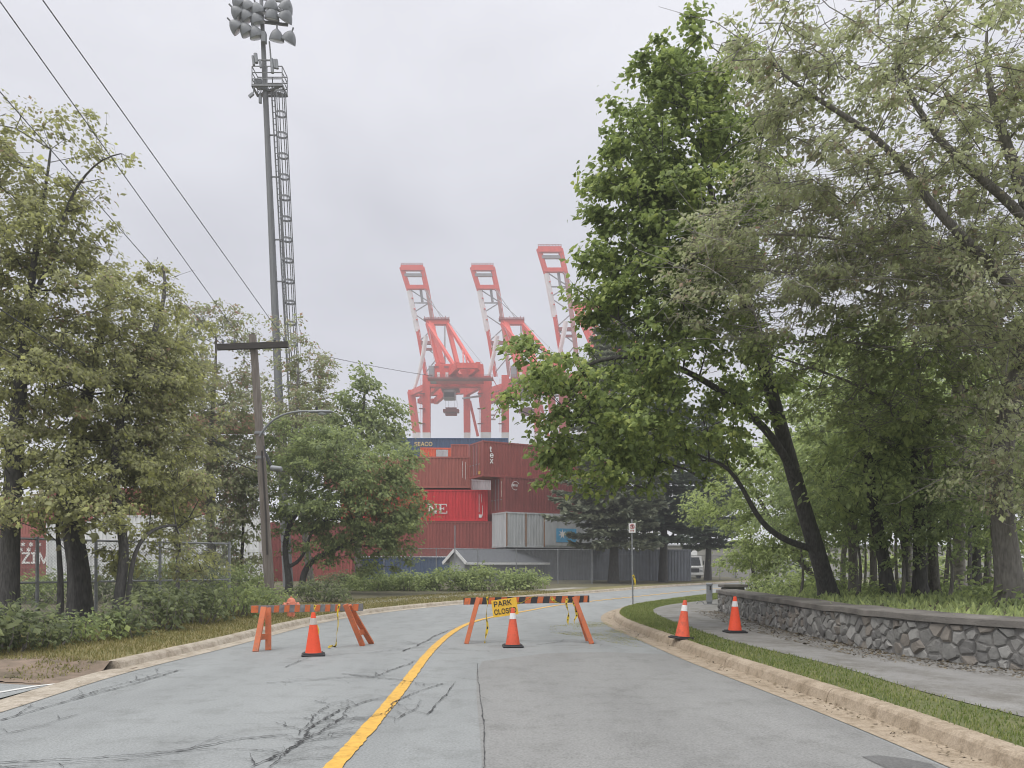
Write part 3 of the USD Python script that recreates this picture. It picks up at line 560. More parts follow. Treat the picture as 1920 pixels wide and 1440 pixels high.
# ---------------------------------------------------------------- grass blades
def blades(name, poly_pts, n, h, m, zf, label, seed, tilt=.5, wide=.006, cat='grass', dens=None):
    r = np.random.default_rng(seed); poly = poly_pts if hasattr(poly_pts, 'bounds') else Polygon(poly_pts)
    x0, y0, x1, y1 = poly.bounds; pts = np.zeros((0, 2))
    while len(pts) < n:
        c = r.uniform([x0, y0], [x1, y1], (n * 3, 2)); ok = contains_xy(poly, c[:, 0], c[:, 1])
        if dens is not None: ok &= r.random(len(c)) < dens(c[:, 0], c[:, 1])
        pts = np.vstack([pts, c[ok]])
    pts = pts[:n]; z = zf(pts[:, 0], pts[:, 1]) if callable(zf) else np.full(n, zf)
    a = r.uniform(0, 2 * np.pi, n); hh = h * r.uniform(.5, 1.3, n); ln = np.abs(r.normal(0, tilt, n)) * hh
    ww = wide * r.uniform(.7, 1.4, n) * (1 + pts[:, 1] / 18)
    side = np.c_[-np.sin(a), np.cos(a), 0 * a] * ww[:, None]; lean = np.c_[np.cos(a), np.sin(a), 0 * a] * ln[:, None]
    b = np.c_[pts, z - .01]; up = np.array([0, 0, 1.0])
    v = np.stack([b - side, b + side, b + lean * .4 + up * (hh * .6)[:, None] + side * .8, b + lean * .4 + up * (hh * .6)[:, None] - side * .8, b + lean + up * hh[:, None]], 1)
    k = np.arange(n)[:, None] * 5
    f = np.vstack([k + [0, 1, 2], k + [0, 2, 3], k + [3, 2, 4]])
    return obj(name, (v.reshape(-1, 3), f, np.repeat(r.random(n), 5)), m, kind='stuff', label=label, cat=cat)
gs = Polygon([tuple(p) for p in kback if 3.5 < p[1] < 40] + [tuple(p) for p in sideL[::-1] if 3.5 < p[1] < 40])
blades('verge_grass', gs.buffer(.03), 42000, .05, M['blade'], .15, 'short green grass of the strip beside the right kerb', 1, wide=.004)
lv = Polygon([tuple(p) for p in vl if p[1] < 40] + [tuple(p) for p in offset(vl, -3.6)[::-1] if p[1] < 42]).buffer(0)
blades('dry_grass', lv, 30000, .07, M['blade_dry'], verge_z, 'short dry grass of the verge beside the left kerb', 2, wide=.005, dens=lambda x, y: np.clip(1.2 - y / 45, .3, 1))
blades('wood_undergrowth', wood_poly.intersection(sbox(5.5, 8, 26, 40)), 24000, .15, M['l_fores'], wood_z, 'low ferns and grass on the wood floor behind the wall', 4, tilt=.8, wide=.016, cat='undergrowth', dens=lambda x, y: np.clip(1.3 - (y - 8) / 30, .15, 1))
mossp = Polygon([tuple(G(*p)[:2]) for p in ((1030, 1174), (1090, 1166), (1128, 1163), (1160, 1180), (1215, 1206), (1235, 1218), (1170, 1210), (1100, 1196), (1030, 1186))])
M['clip'] = leafmat('clipping', [(.1, (.22, .23, .11)), (.5, (.32, .32, .15)), (.85, (.42, .39, .22))], .3, 2.0)
def moss_d(x, y): return np.clip((meshkit.fbm(np.c_[x * 1.6, y * 1.2, 0 * x], 4, 6) - .30) * 2.0, .06, 1)
blades('grass_clippings', mossp, 3200, .009, M['clip'], .012, 'thin scatter of grass clippings on the road by the right barricade', 5, tilt=2.0, wide=.004, cat='grass clippings', dens=moss_d)

blades('dirt_weeds', dirt.difference(rline.buffer(.6)), 5200, .05, M['blade_dry'], lambda x, y: np.maximum(verge_z(x, y), 0) * np.clip((y - 9.7) / .5, 0, 1) + .005, 'sparse dry weeds growing through the bare dirt at the left edge', 15, tilt=.9, wide=.005, cat='weeds', dens=lambda x, y: np.clip((meshkit.fbm(np.c_[x * 1.4, y * 1.4, 0 * x], 3, 16) - .42) * 5 + (y - 10.6) * .6, .02, 1))

# ---------------------------------------------------------------- trees
T_MAPLE = (np.array([[0, 0, 0], [.16, -.06, -.02], [.50, .10, -.10], [.26, .28, -.02], [.46, .62, -.10], [.16, .62, 0], [0, 1.0, -.06], [-.16, .62, 0], [-.46, .62, -.10], [-.26, .28, -.02], [-.50, .10, -.10], [-.16, -.06, -.02], [0, .34, .05]], float),
           np.array([[12, i, i + 1] for i in range(0, 11)] + [[12, 11, 0]]))
T_LOBE = (np.array([[0, 0, 0], [.42, .22, -.10], [.30, .62, -.06], [0, 1, -.12], [-.30, .62, -.06], [-.42, .22, -.10], [0, .45, .05]], float), np.array([[6, 0, 1], [6, 1, 2], [6, 2, 3], [6, 3, 4], [6, 4, 5], [6, 5, 0]]))
T_OVAL = (np.array([[0, 0, 0], [.32, .45, -.06], [0, 1, -.10], [-.32, .45, -.06], [0, .5, .06]], float), np.array([[4, 0, 1], [4, 1, 2], [4, 2, 3], [4, 3, 0]]))
T_DIAM = (np.array([[0, 0, 0], [.36, .5, -.07], [0, 1, -.1], [-.36, .5, -.07]], float), np.array([[0, 1, 2], [0, 2, 3]]))
T_TUFT = (np.array([[0, 0, 0], [.10, .5, .0], [0, 1, -.05], [-.10, .5, 0]], float), np.array([[0, 1, 2], [0, 2, 3]]))
def unit(a): return a / (np.linalg.norm(a, axis=-1, keepdims=True) + 1e-9)
def leaf_mesh(pos, nrm, tip, size, tpl):
    nrm = unit(nrm); tip = unit(tip - nrm * (tip * nrm).sum(1, keepdims=True)); x = np.cross(tip, nrm)
    V, Fc = tpl; k = len(V)
    v = pos[:, None] + size[:, None, None] * (V[None, :, 0:1] * x[:, None] + V[None, :, 1:2] * tip[:, None] + V[None, :, 2:3] * nrm[:, None])
    f = np.arange(len(pos))[:, None, None] * k + Fc[None]
    return v.reshape(-1, 3), f.reshape(-1, 3), np.repeat((np.sin(pos @ [127.1, 311.7, 74.7]) * 43758.5453) % 1.0, k)
def blob3(b, sY=1.0):
    px, py, Y, rx, ry, rd = b[:6]
    return P(px, py, Y), np.array([rx * Y / F, rd, ry * Y / F])
def grow(trunk, tr, C, r, rng, tipr=.006, up=.25):
    """branches from a trunk polyline to the points C; returns a list of polylines with radii"""
    d = np.linalg.norm(C[:, None] - trunk[None], axis=2).min(1); order = np.argsort(d)
    cap = len(trunk) + len(C) * 5 + 10
    N = np.zeros((cap, 3)); par = np.full(cap, -1); plen = np.zeros(cap); n = len(trunk); N[:n] = trunk; par[1:n] = np.arange(n - 1)
    istrunk = np.zeros(cap, bool); istrunk[:n] = True
    for ci in order:
        c = C[ci]; D = np.linalg.norm(N[:n] - c, axis=1)
        cost = D * (1 + .0) + .22 * plen[:n] + 1.3 * np.maximum(0, N[:n, 2] - (c[2] - .35 * D)) + (istrunk[:n] & (np.arange(n) < max(1, len(trunk) * .12))) * 50
        k = int(np.argmin(cost)); a = N[k]; L_ = D[k]
        m = max(1, min(4, int(L_ / .45)))
        ctrl = a * .5 + c * .5 + np.array([0, 0, up * L_ * .3]) + rng.normal(0, .07 * L_, 3)
        last = k
        for t in np.linspace(0, 1, m + 1)[1:]:
            N[n] = (1 - t) ** 2 * a + 2 * t * (1 - t) * ctrl + t * t * c; par[n] = last; plen[n] = plen[last] + L_ / m; last = n; n += 1
    rad = np.zeros(n); kids = np.zeros(n, int); ex = 2.35; acc = np.zeros(n)
    for i in range(n - 1, 0, -1):
        if acc[i] == 0: acc[i] = tipr ** ex
        acc[par[i]] += acc[i]
    rad = np.maximum(acc, tipr ** ex) ** (1 / ex)
    return N[:n], par[:n], rad, len(trunk)
def tree(name, label, trunk, tr, blobs, bark, leafm, leaf=.12, lai=3.2, cr=.42, tpl=T_LOBE, seed=0, group=None, drape=.35, tipr=.006, extra_trunks=(), twigs=0, twiglen=.8, cat='tree', shell=.45, flat=.55, branch=True, szvar=.3):
    """trunk: [(px, py, Y)]; blobs: [(px, py, Y, rx px, ry px, depth m[, density])]"""
    rng = np.random.default_rng(seed)
    root = thing(name, label, cat, (0, 0, 0), group=group)
    tp = np.array([P(*p) for p in trunk]); tp = spline(tp, max(14, int(np.linalg.norm(np.diff(tp, axis=0), axis=1).sum() / .3)))
    Cs, W, cid = [], [], []
    for b in blobs:
        c, r = blob3(b); dens = b[6] if len(b) > 6 else 1.0
        area = np.pi * r[0] * r[2] * dens
        n = max(3, int(area * 2.5 * (1 + .5 * min(2, r[1] / max(r[0], r[2]))) / (np.pi * cr * cr)))
        u = unit(rng.normal(size=(n, 3))) * rng.uniform(0, 1, (n, 1)) ** shell
        Cs.append(c + u * r); W.append(np.full(n, area * lai / n))
    C = np.vstack(Cs); W = np.concatenate(W)
    keep = np.ones(len(C), bool)
    trd = np.interp(np.linspace(0, 1, len(tp)), np.linspace(0, 1, len(tr)), tr)
    tm = MB()
    flare = 1 + .5 * np.exp(-np.linspace(0, np.linalg.norm(np.diff(tp, axis=0), axis=1).sum(), len(tp)) / .25)
    tm.tube(tp, trd * flare, 12)
    for et, er in extra_trunks:
        e = np.array([P(*p) for p in et]); e = spline(e, 18); tm.tube(e, np.linspace(er[0], er[1], 18) , 9)
        tp = np.vstack([tp, e]); trd = np.r_[trd, np.linspace(er[0], er[1], 18)]
    v, f = tm.get()
    v = v + (meshkit.fbm(v * [7, 7, 2.2], 3, seed)[:, None] - .5) * (.16 * trd.max()) * unit(rng.normal(size=(1, 3)) * .2 + np.array([1, 1, 0]))
    obj('trunk', (v, f), bark, root, smooth=50)
    if branch:
        N, par, rad, nt = grow(tp, trd, C, None, rng, tipr)
        bm = MB()
        e = np.arange(nt, len(N)); pa = par[e]
        A, B = N[pa], N[e]; ra = np.minimum(rad[pa], np.where(pa < nt, trd[np.minimum(pa, nt - 1)] * .7, 9)); rb = np.minimum(rad[e], ra); ra = np.minimum(ra, rb * 1.7)
        d = unit(B - A); ref = np.where(np.abs(d[:, 2:]) < .9, [[0, 0, 1.0]], [[1.0, 0, 0]]); x = unit(np.cross(d, ref)); y = np.cross(d, x)
        ns = 5; ang = np.arange(ns) * 2 * np.pi / ns; ca, sa = np.cos(ang), np.sin(ang)
        ring = ca[None, :, None] * x[:, None] + sa[None, :, None] * y[:, None]
        V = np.concatenate([A[:, None] + ring * ra[:, None, None], B[:, None] + d[:, None] * rb[:, None, None] * .3 + ring * rb[:, None, None]], 1)
        q = np.array([[j, ns + j, ns + (j + 1) % ns, (j + 1) % ns] for j in range(ns)])
        Q = (np.arange(len(e))[:, None, None] * 2 * ns + q[None]).reshape(-1, 4)
        bm.add(V.reshape(-1, 3), Q)
        if twigs:      # fine bare twigs between the clusters
            k = rng.integers(0, len(C), twigs); a = C[k] + rng.normal(0, cr * .6, (twigs, 3)); dd = unit(rng.normal(size=(twigs, 3)) * [1, .6, .38]); l = rng.uniform(.4, 1.6, twigs) * twiglen
            b1 = a + dd * (l * .35)[:, None] + rng.normal(0, .05, (twigs, 3)); b2 = a + dd * (l * .7)[:, None] + rng.normal(0, .09, (twigs, 3)); b3 = a + dd * l[:, None] + np.c_[rng.normal(0, .08, (twigs, 2)), rng.normal(-.06, .12, twigs)]
            for i in range(twigs): bm.tube([a[i], b1[i], b2[i], b3[i]], np.array([.008, .006, .0045, .002]) * rng.uniform(.6, 1.5), 3, caps=False)
        obj('branches', bm, bark, root, smooth=60, kind='stuff')
    cen = (C * W[:, None]).sum(0) / W.sum()
    la = leaf * leaf * .5
    cnt = np.maximum(3, rng.poisson(W / la * rng.uniform(.5, 1.5, len(W))))
    idx = np.repeat(np.arange(len(C)), cnt); n = len(idx)
    g = unit(rng.normal(size=(n, 3))) * rng.uniform(0, 1, (n, 1)) ** .62; rr = cr * rng.uniform(.7, 1.35, len(C))[idx]
    off = g * np.stack([rr, rr, rr * flat], 1); h2 = (off[:, 0] ** 2 + off[:, 1] ** 2) / rr ** 2
    out = C[idx] - cen; out[:, 2] *= .3; out = unit(out)
    off[:, 2] -= drape * rr * h2
    off += out * (rng.normal(0, .2, n) * rr)[:, None]
    pos = C[idx] + off
    hd = unit(off * [1, 1, 0] + out * .3 + rng.normal(0, .2, (n, 3)))
    nrm = np.array([0, 0, 1.0]) * .62 + hd * .5 + rng.normal(0, .42, (n, 3)); tip = hd + np.array([0, 0, -.55]) + rng.normal(0, .35, (n, 3))
    size = leaf * np.exp(rng.normal(0, szvar, n))
    obj('crown', leaf_mesh(pos, nrm, tip, size, tpl), leafm, root, kind='stuff')
    return root

mp = tree('maple_tree', 'tall dense green maple leaning over the road right of the cranes',
     [(1556, 1126, 19.2), (1540, 1062, 18.9), (1512, 970, 18.6), (1480, 860, 18.2), (1445, 730, 17.9), (1400, 570, 17.6), (1345, 400, 17.6), (1310, 240, 17.6)], [.22, .19, .17, .145, .11, .07, .03],
     [(1310, 100, 17.6, 70, 62, 1.2), (1235, 180, 17.5, 62, 75, 1.3), (1270, 150, 17.5, 80, 70, 1.3), (1385, 130, 17.6, 55, 60, 1.1, .8), (1160, 350, 17, 55, 60, 1.1), (1125, 560, 16.4, 55, 50, 1, .9), (1190, 130, 17.5, 22, 30, .5), (1300, 245, 17.5, 115, 110, 1.9), (1195, 320, 17.3, 92, 95, 1.6), (1395, 330, 17.6, 70, 110, 1.7), (1165, 440, 17, 75, 85, 1.6), (1290, 430, 17.3, 120, 120, 2.1),
      (1120, 395, 16.9, 35, 25, .6), (1180, 560, 16.6, 105, 75, 1.8), (1100, 560, 16.4, 40, 50, .8, .8), (1330, 610, 17.2, 110, 110, 2.0), (1010, 700, 15.8, 88, 52, 1.4), (965, 640, 15.8, 42, 28, .6), (1110, 700, 16, 90, 62, 1.6), (1220, 690, 16.6, 120, 90, 2), (955, 735, 15.6, 40, 35, .6),
      (1030, 770, 15.8, 55, 25, .7), (1110, 875, 16, 95, 42, 1.2), (1045, 840, 15.8, 45, 55, .8, .8), (1175, 820, 16.3, 110, 80, 1.8), (1290, 790, 17, 120, 90, 2), (1410, 700, 18, 90, 100, 1.8), (1240, 890, 16.5, 90, 35, 1.0, .7), (1390, 830, 18, 80, 50, 1.3, .7), (1150, 250, 17.2, 45, 45, .9), (1130, 320, 17, 40, 50, .9), (1240, 390, 17, 120, 90, 1.8), (1380, 230, 17.6, 60, 80, 1.3), (1380, 450, 17.8, 90, 100, 1.8), (1250, 560, 16.8, 130, 90, 1.9), (1110, 480, 16.6, 50, 40, .9, .8), (1060, 880, 15.9, 65, 38, 1), (1020, 835, 15.8, 40, 45, .8, .8), (1130, 770, 16, 90, 45, 1.4), (1240, 480, 17, 110, 80, 1.8)],
     M['bark'], M['l_maple'], leaf=.108, lai=2.8, cr=.36, tpl=T_LOBE, seed=5, flat=.42, drape=.5, tipr=.0065, szvar=.22,
     extra_trunks=[([(1528, 1030, 18.8), (1470, 1010, 18.6), (1435, 985, 18.4), (1400, 930, 18), (1370, 885, 17.6), (1330, 862, 17.2)], (.085, .035)), ([(1500, 930, 18.5), (1430, 800, 17.6), (1330, 720, 17), (1200, 670, 16.4), (1090, 690, 16)], (.11, .035))])
SEEDY = dict(leaf=.078, cr=.30, tpl=T_OVAL, flat=.42, drape=.3, tipr=.0050)
tree('seedy_maple', 'near olive brown maple full of seed clusters filling the upper right',
     [(1898, 1150, 14.4), (1884, 1010, 14.3), (1878, 880, 14.2), (1905, 720, 14), (1945, 560, 13.8), (1935, 420, 13.6), (1880, 250, 13.4), (1850, 60, 13.2)], [.26, .19, .17, .15, .12, .08, .02],
     [(1500, 55, 12.6, 120, 75, 1.4, .5), (1400, 30, 12.4, 40, 35, .5, .5), (1620, 130, 12.8, 150, 120, 1.7, .5), (1765, 90, 13, 150, 130, 2, .8), (1900, 170, 13.2, 110, 220, 2.2), (1560, 290, 12.6, 120, 90, 1.5, .45), (1690, 300, 12.8, 140, 110, 1.8, .7), (1850, 430, 13.2, 150, 150, 2.2), (1930, 640, 13.4, 110, 130, 2), (1890, 780, 13.6, 90, 90, 1.6, .9), (1800, 560, 13, 110, 90, 1.6, .8), (1420, 190, 13, 60, 70, .9, .7), (1500, 180, 12.8, 80, 80, 1, .7), (1450, 290, 13, 80, 70, 1, .7), (1390, 90, 12.6, 50, 60, .7, .5), (1570, 60, 12.6, 90, 70, 1.2, .6), (1860, 900, 13.6, 80, 60, 1.2, .7), (1930, 900, 13.4, 70, 80, 1.2, .8)],
     M['bark_mid'], M['l_seedy'], lai=2.8, seed=6, twigs=700, twiglen=.9,
     extra_trunks=[([(1940, 440, 13.6), (1870, 360, 13.3), (1800, 300, 13), (1720, 200, 12.8), (1680, 100, 12.7)], (.09, .03)), ([(1920, 560, 13.7), (1820, 460, 13.2), (1730, 360, 12.9), (1660, 275, 12.7), (1540, 190, 12.5), (1440, 110, 12.4)], (.10, .02))], **SEEDY)
tree('seedy_maple', 'pale trunked seedy maple just left of the nearest one, low boughs sweeping left',
     [(1800, 1112, 20.5), (1798, 1000, 20), (1800, 860, 19), (1796, 720, 18), (1770, 600, 17), (1748, 500, 16.5), (1720, 400, 16), (1700, 300, 15.8)], [.15, .14, .14, .135, .13, .11, .05],
     [(1440, 430, 14.5, 150, 85, 1.6, .8), (1330, 440, 14.6, 90, 45, .9, .6), (1600, 420, 15, 150, 100, 1.9), (1740, 500, 15.5, 130, 110, 1.9), (1410, 560, 14.6, 170, 75, 1.6, .8), (1290, 520, 14.6, 80, 50, .9, .5), (1590, 560, 15, 150, 70, 1.9, .8), (1870, 560, 15.5, 100, 110, 2), (1490, 350, 14.8, 100, 60, 1.2, .6), (1560, 480, 15, 120, 80, 1.6)],
     M['bark_pale'], M['l_seedy'], lai=2.9, seed=7, twigs=900, twiglen=1.0, extra_trunks=[([(1775, 620, 17), (1660, 560, 15.8), (1520, 520, 15), (1380, 500, 14.6)], (.06, .012)), ([(1790, 700, 17.8), (1690, 660, 16), (1560, 640, 15), (1440, 650, 14.7)], (.06, .012)), ([(1760, 560, 17), (1650, 470, 15.5), (1480, 440, 14.8), (1300, 450, 14.6)], (.055, .010))], **SEEDY)
tree('young_maple', 'fresh green young maple spreading low boughs in front of the wood', [(1752, 1118, 18.6), (1748, 1000, 18), (1742, 880, 17.4), (1730, 760, 16.8), (1715, 640, 16.4)], [.12, .105, .09, .07, .025],
     [(1760, 650, 15.8, 130, 75, 1.7, .9), (1500, 665, 15, 120, 55, 1.4, .8), (1640, 690, 15.4, 140, 65, 1.6, .9), (1370, 640, 15.2, 85, 42, 1.2, .7), (1800, 760, 16, 120, 70, 1.7, .9), (1590, 620, 15.4, 120, 55, 1.4, .7), (1680, 800, 16.4, 130, 60, 1.6, .8), (1560, 770, 16, 90, 50, 1.4, .7), (1890, 700, 15.4, 80, 80, 1.4, .8), (1850, 850, 16, 90, 50, 1.4, .8)],
     M['bark_mid'], M['l_young'], leaf=.092, lai=2.5, cr=.34, tpl=T_OVAL, seed=23, flat=.4, drape=.45, twigs=350, twiglen=.8, extra_trunks=[([(1740, 860, 17.4), (1640, 740, 16), (1520, 690, 15.2), (1400, 650, 15)], (.05, .012)), ([(1738, 800, 17), (1800, 740, 16), (1880, 700, 15.5)], (.045, .012))])
# trees of the wood: one of each, by the place of the trunk
woods = [  # px, base row, lean px, top row, radius, bark, blobs density, label
 (1602, 1112, -12, 640, .11, 'bark_mid', 'slim grey trunk standing just right of the leaning maple'),
 (1637, 1106, -4, 700, .09, 'bark_mid', 'thin pale trunk second right of the leaning maple'),
 (1668, 1119, -60, 640, .13, 'bark', 'dark trunk slanting left in the middle of the wood'),
 (1700, 1106, -10, 660, .10, 'bark', 'thin dark trunk half hidden behind the slanting one'),
 (1726, 1119, -8, 640, .14, 'bark', 'stout blackish trunk right of the slanting one'),
 (1757, 1103, -20, 690, .08, 'bark_mid', 'slender grey trunk between the blackish trunk and the pale trunked maple'),
 (1825, 1098, 5, 650, .15, 'bark', 'thick dark trunk just right of the pale trunked maple'),
 (1850, 1104, 10, 700, .09, 'bark_mid', 'slender trunk left of the nearest seedy maple'),
 (1582, 1100, 8, 720, .07, 'bark_pale', 'thin light trunk behind the leaning maple base'),
 (1950, 1120, -10, 600, .16, 'bark', 'trunk partly cut off by the right edge of the frame')]
rw = np.random.default_rng(40)
for i, (px, by, lean, ty, rad, bk, lab) in enumerate(woods):
    Y = F * (ZC - .76) / (by - HY); Y = min(Y, 24) if Y > 24 else Y
    by = HY + F * (ZC - .76) / Y
    tk = [(px, by + 3, Y), (px + lean * .25, by - 90, Y), (px + lean * .55 + rw.uniform(-8, 8), by - 200, Y), (px + lean * .8 + rw.uniform(-10, 10), by - 320, Y), (px + lean, ty, Y)]
    bl = [(px + lean + rw.uniform(-70, 70), ty + 90 + rw.uniform(-40, 40), Y, 105, 85, 1.6), (px + lean * .7 + rw.uniform(-60, 60), ty + 210 + rw.uniform(-30, 30), Y, 115, 80, 1.6), (px + lean * .5 + rw.uniform(-70, 70), 925 + rw.uniform(-35, 25), Y - .6, 95, 55, 1.4, .9), (px + rw.uniform(-60, 60), 840 + rw.uniform(-30, 30), Y - .6, 105, 60, 1.5)]
    if i in (1, 4, 6, 9): bl.append((px + rw.uniform(-40, 40), 1000, Y - 1, 70, 32, .9, .9))
    tree('wood_tree', lab, tk, [rad * 1.1, rad, rad * .8, rad * .45], bl, M[bk], M['l_fores'], leaf=.115, lai=2.2, cr=.45, tpl=T_OVAL, seed=60 + i, group=None, flat=.4)
tree('yellow_green_tree', 'light yellow green small tree drooping over the bend behind the wall end',
     [(1545, 1112, 25), (1500, 1050, 25.5), (1455, 990, 26), (1420, 930, 26.5), (1390, 880, 27)], [.10, .09, .07, .04],
     [(1390, 930, 27, 85, 60, 1.6), (1450, 985, 26, 95, 60, 1.6), (1325, 950, 28, 55, 45, 1.2, .8), (1500, 1030, 25, 85, 55, 1.4), (1410, 1040, 26, 70, 40, 1.2, .8), (1480, 900, 26, 95, 60, 1.6), (1440, 860, 26.5, 90, 45, 1.5), (1560, 960, 25, 80, 55, 1.4)],
     M['bark_mid'], M['l_light'], leaf=.10, lai=2.4, cr=.42, tpl=T_OVAL, seed=8, flat=.4, drape=.6)
tree('small_tree', 'thin sapling with a bare forked stem beyond the wall end',
     [(1421, 1106, 30), (1412, 1072, 30), (1407, 1030, 30), (1409, 990, 30)], [.07, .055, .03],
     [(1405, 1010, 30, 60, 40, 1.2), (1430, 1045, 30, 45, 25, 1, .7), (1375, 1040, 30, 40, 28, 1, .7)], M['bark'], M['l_light'], leaf=.12, lai=2.0, cr=.42, tpl=T_OVAL, seed=9)
# far edge of the wood: one mass
def woods_mass(name, label, blobs, m, leaf, lai, seed, cat='woods'):
    rng = np.random.default_rng(seed); pos, nr = [], []
    for b in blobs:
        c, r = blob3(b); dens = b[6] if len(b) > 6 else 1
        n = int(np.pi * r[0] * r[2] * dens * lai / (leaf * leaf * .5)); k = max(6, n // 60)
        cc = c + unit(rng.normal(size=(k, 3))) * rng.uniform(0, 1, (k, 1)) ** .4 * r
        i = rng.integers(0, k, n); pos.append(cc[i] + rng.normal(0, 1, (n, 3)) * [.5, .5, .3])
    pos = np.vstack(pos); n = len(pos)
    return obj(name, leaf_mesh(pos, np.array([0, 0, .8]) + rng.normal(0, .6, (n, 3)), rng.normal(size=(n, 3)) + [0, 0, -.6], leaf * np.exp(rng.normal(0, .3, n)), T_OVAL), m, kind='stuff', label=label, cat=cat)
woods_mass('far_woods', 'dense green woods closing the view between the trunks on the right', [(1500, 1050, 46, 110, 30, 2, .7), (1740, 1060, 44, 120, 24, 2, .7), (1950, 1050, 36, 120, 40, 2, .8), (1500, 800, 38, 130, 130, 3), (1620, 760, 36, 140, 170, 3), (1760, 760, 34, 160, 180, 3), (1900, 760, 32, 150, 190, 3), (1560, 960, 40, 110, 70, 3, .9), (1700, 950, 38, 130, 70, 3, .9), (1850, 950, 36, 130, 80, 3, .9), (2000, 900, 30, 120, 250, 3), (1650, 1050, 42, 120, 26, 2, .6), (1830, 1050, 40, 130, 30, 2, .7)], M['l_fores'], .24, 2.4, 31)

# left side trees
LEFT = dict(leaf=.092, cr=.36, tpl=T_OVAL, flat=.5, drape=.3, tipr=.006)
tree('maple_tree', 'tallest left maple at the frame edge with sparse reddish seedy top',
     [(14, 1178, 17.5), (20, 1000, 17.6), (28, 850, 17.8), (40, 700, 18), (55, 560, 18), (75, 420, 18), (95, 280, 18)], [.24, .20, .18, .14, .09, .055, .02],
     [(95, 225, 18, 38, 48, .7, .6), (20, 230, 18, 45, 60, .9, .55), (150, 255, 18, 42, 45, .7, .6), (180, 290, 18, 32, 26, .5, .6), (222, 295, 18, 32, 17, .35, .45), (195, 350, 18, 32, 30, .5, .5), (75, 330, 18, 100, 70, 1.4, .6), (-60, 330, 18, 90, 130, 1.6, .8), (130, 410, 18, 80, 60, 1.2, .55), (40, 470, 18, 120, 90, 1.8, .9), (160, 480, 18, 70, 60, 1.2, .7), (60, 600, 18, 150, 90, 2, 1), (-40, 560, 18, 120, 160, 2), (40, 740, 17.8, 170, 95, 2, 1), (30, 860, 17.5, 140, 70, 1.8, 1), (60, 400, 18, 110, 80, 1.6, .8), (170, 560, 18, 80, 70, 1.4, .8), (110, 680, 18, 130, 80, 1.8), (20, 950, 17, 100, 40, 1.4, .8)],
     M['bark'], M['l_left'], lai=2.9, seed=12, twigs=200, twiglen=.45, extra_trunks=[([(55, 560, 18), (110, 440, 18), (140, 360, 18), (185, 305, 18), (228, 288, 18)], (.06, .012))], **LEFT)
tree('maple_tree', 'maple with the thickest black trunk behind the left shrubs',
     [(152, 1178, 19), (150, 1090, 19), (140, 1020, 19), (128, 940, 19.3), (150, 800, 19.6), (185, 650, 20), (215, 520, 20)], [.26, .235, .215, .16, .11, .05],
     [(205, 540, 20, 75, 65, 1.3, .7), (250, 610, 20.3, 75, 70, 1.5, .9), (160, 680, 20, 120, 90, 2), (280, 700, 20.5, 95, 80, 1.8), (170, 810, 19.6, 130, 80, 2), (290, 820, 20, 90, 70, 1.6), (90, 930, 17, 110, 35, 1.1, .8), (200, 960, 17.5, 80, 34, 1, .9), (170, 900, 18.5, 120, 60, 1.6), (250, 730, 20, 110, 80, 1.8), (270, 900, 19.5, 100, 60, 1.5), (30, 970, 16.5, 60, 40, .9, .8)],
     M['bark'], M['l_left'], lai=2.9, seed=13, twigs=200, twiglen=.5, **LEFT)
tree('slim_maple', 'twin stemmed slim maple between the thick trunk and the utility pole',
     [(222, 1195, 17.8), (226, 1100, 18), (232, 1030, 18.2), (222, 960, 18.5), (216, 860, 19), (240, 740, 20), (290, 620, 21), (305, 500, 22)], [.12, .11, .10, .09, .07, .03],
     [(308, 515, 22, 22, 40, .5, .6), (270, 530, 22, 26, 42, .5, .6), (320, 590, 22, 60, 60, 1.1, .65), (345, 660, 22, 70, 70, 1.3, .7), (240, 880, 19, 85, 60, 1.4, .9), (320, 900, 20, 90, 60, 1.5, .9), (330, 760, 21.5, 95, 70, 1.6, .8), (150, 900, 18, 60, 40, 1, .7), (300, 830, 20.5, 110, 70, 1.8), (350, 940, 21, 90, 55, 1.4, .9), (270, 1020, 19, 80, 40, 1, .8), (330, 1060, 20, 90, 35, 1, .7), (210, 1050, 19, 50, 28, 1, .6), (300, 680, 21.5, 90, 80, 1.6, .9)],
     M['bark'], M['l_left'], lai=2.7, seed=14, twigs=200, twiglen=.5, extra_trunks=[([(232, 1195, 17.8), (243, 1100, 18), (262, 1020, 18.2), (330, 985, 19)], (.075, .03))], **LEFT)
tree('red_tipped_maple', 'airy maple with red tipped upper twigs left of the utility pole',
     [(398, 1116, 34), (397, 1030, 34), (394, 940, 34), (395, 830, 34), (402, 720, 34), (405, 620, 34)], [.2, .18, .15, .12, .07, .03],
     [(392, 590, 34, 40, 54, 1, .6), (440, 610, 34, 40, 42, .9, .6), (355, 600, 34, 38, 50, .9, .65), (465, 640, 34, 40, 45, .9, .6), (420, 690, 34, 85, 60, 1.8, .5), (360, 730, 34, 60, 60, 1.5, .6), (400, 800, 34, 95, 60, 2, 1), (440, 870, 34, 60, 60, 1.5, 1), (370, 900, 34, 90, 60, 2, 1), (430, 960, 34, 60, 50, 1.4, .8), (330, 980, 34, 60, 40, 1.3, .7), (465, 720, 34, 40, 55, 1.1, .6), (430, 780, 34, 80, 70, 1.8), (380, 860, 34, 110, 70, 2), (440, 920, 34, 80, 60, 1.6), (400, 1030, 34, 90, 50, 1.4, .9), (450, 1060, 34, 60, 30, 1.2, .8), (350, 680, 34, 70, 70, 1.5, .8)],
     M['bark_mid'], M['l_red'], lai=2.3, seed=15, leaf=.125, cr=.5, tpl=T_OVAL, flat=.5, drape=.3, tipr=.007)
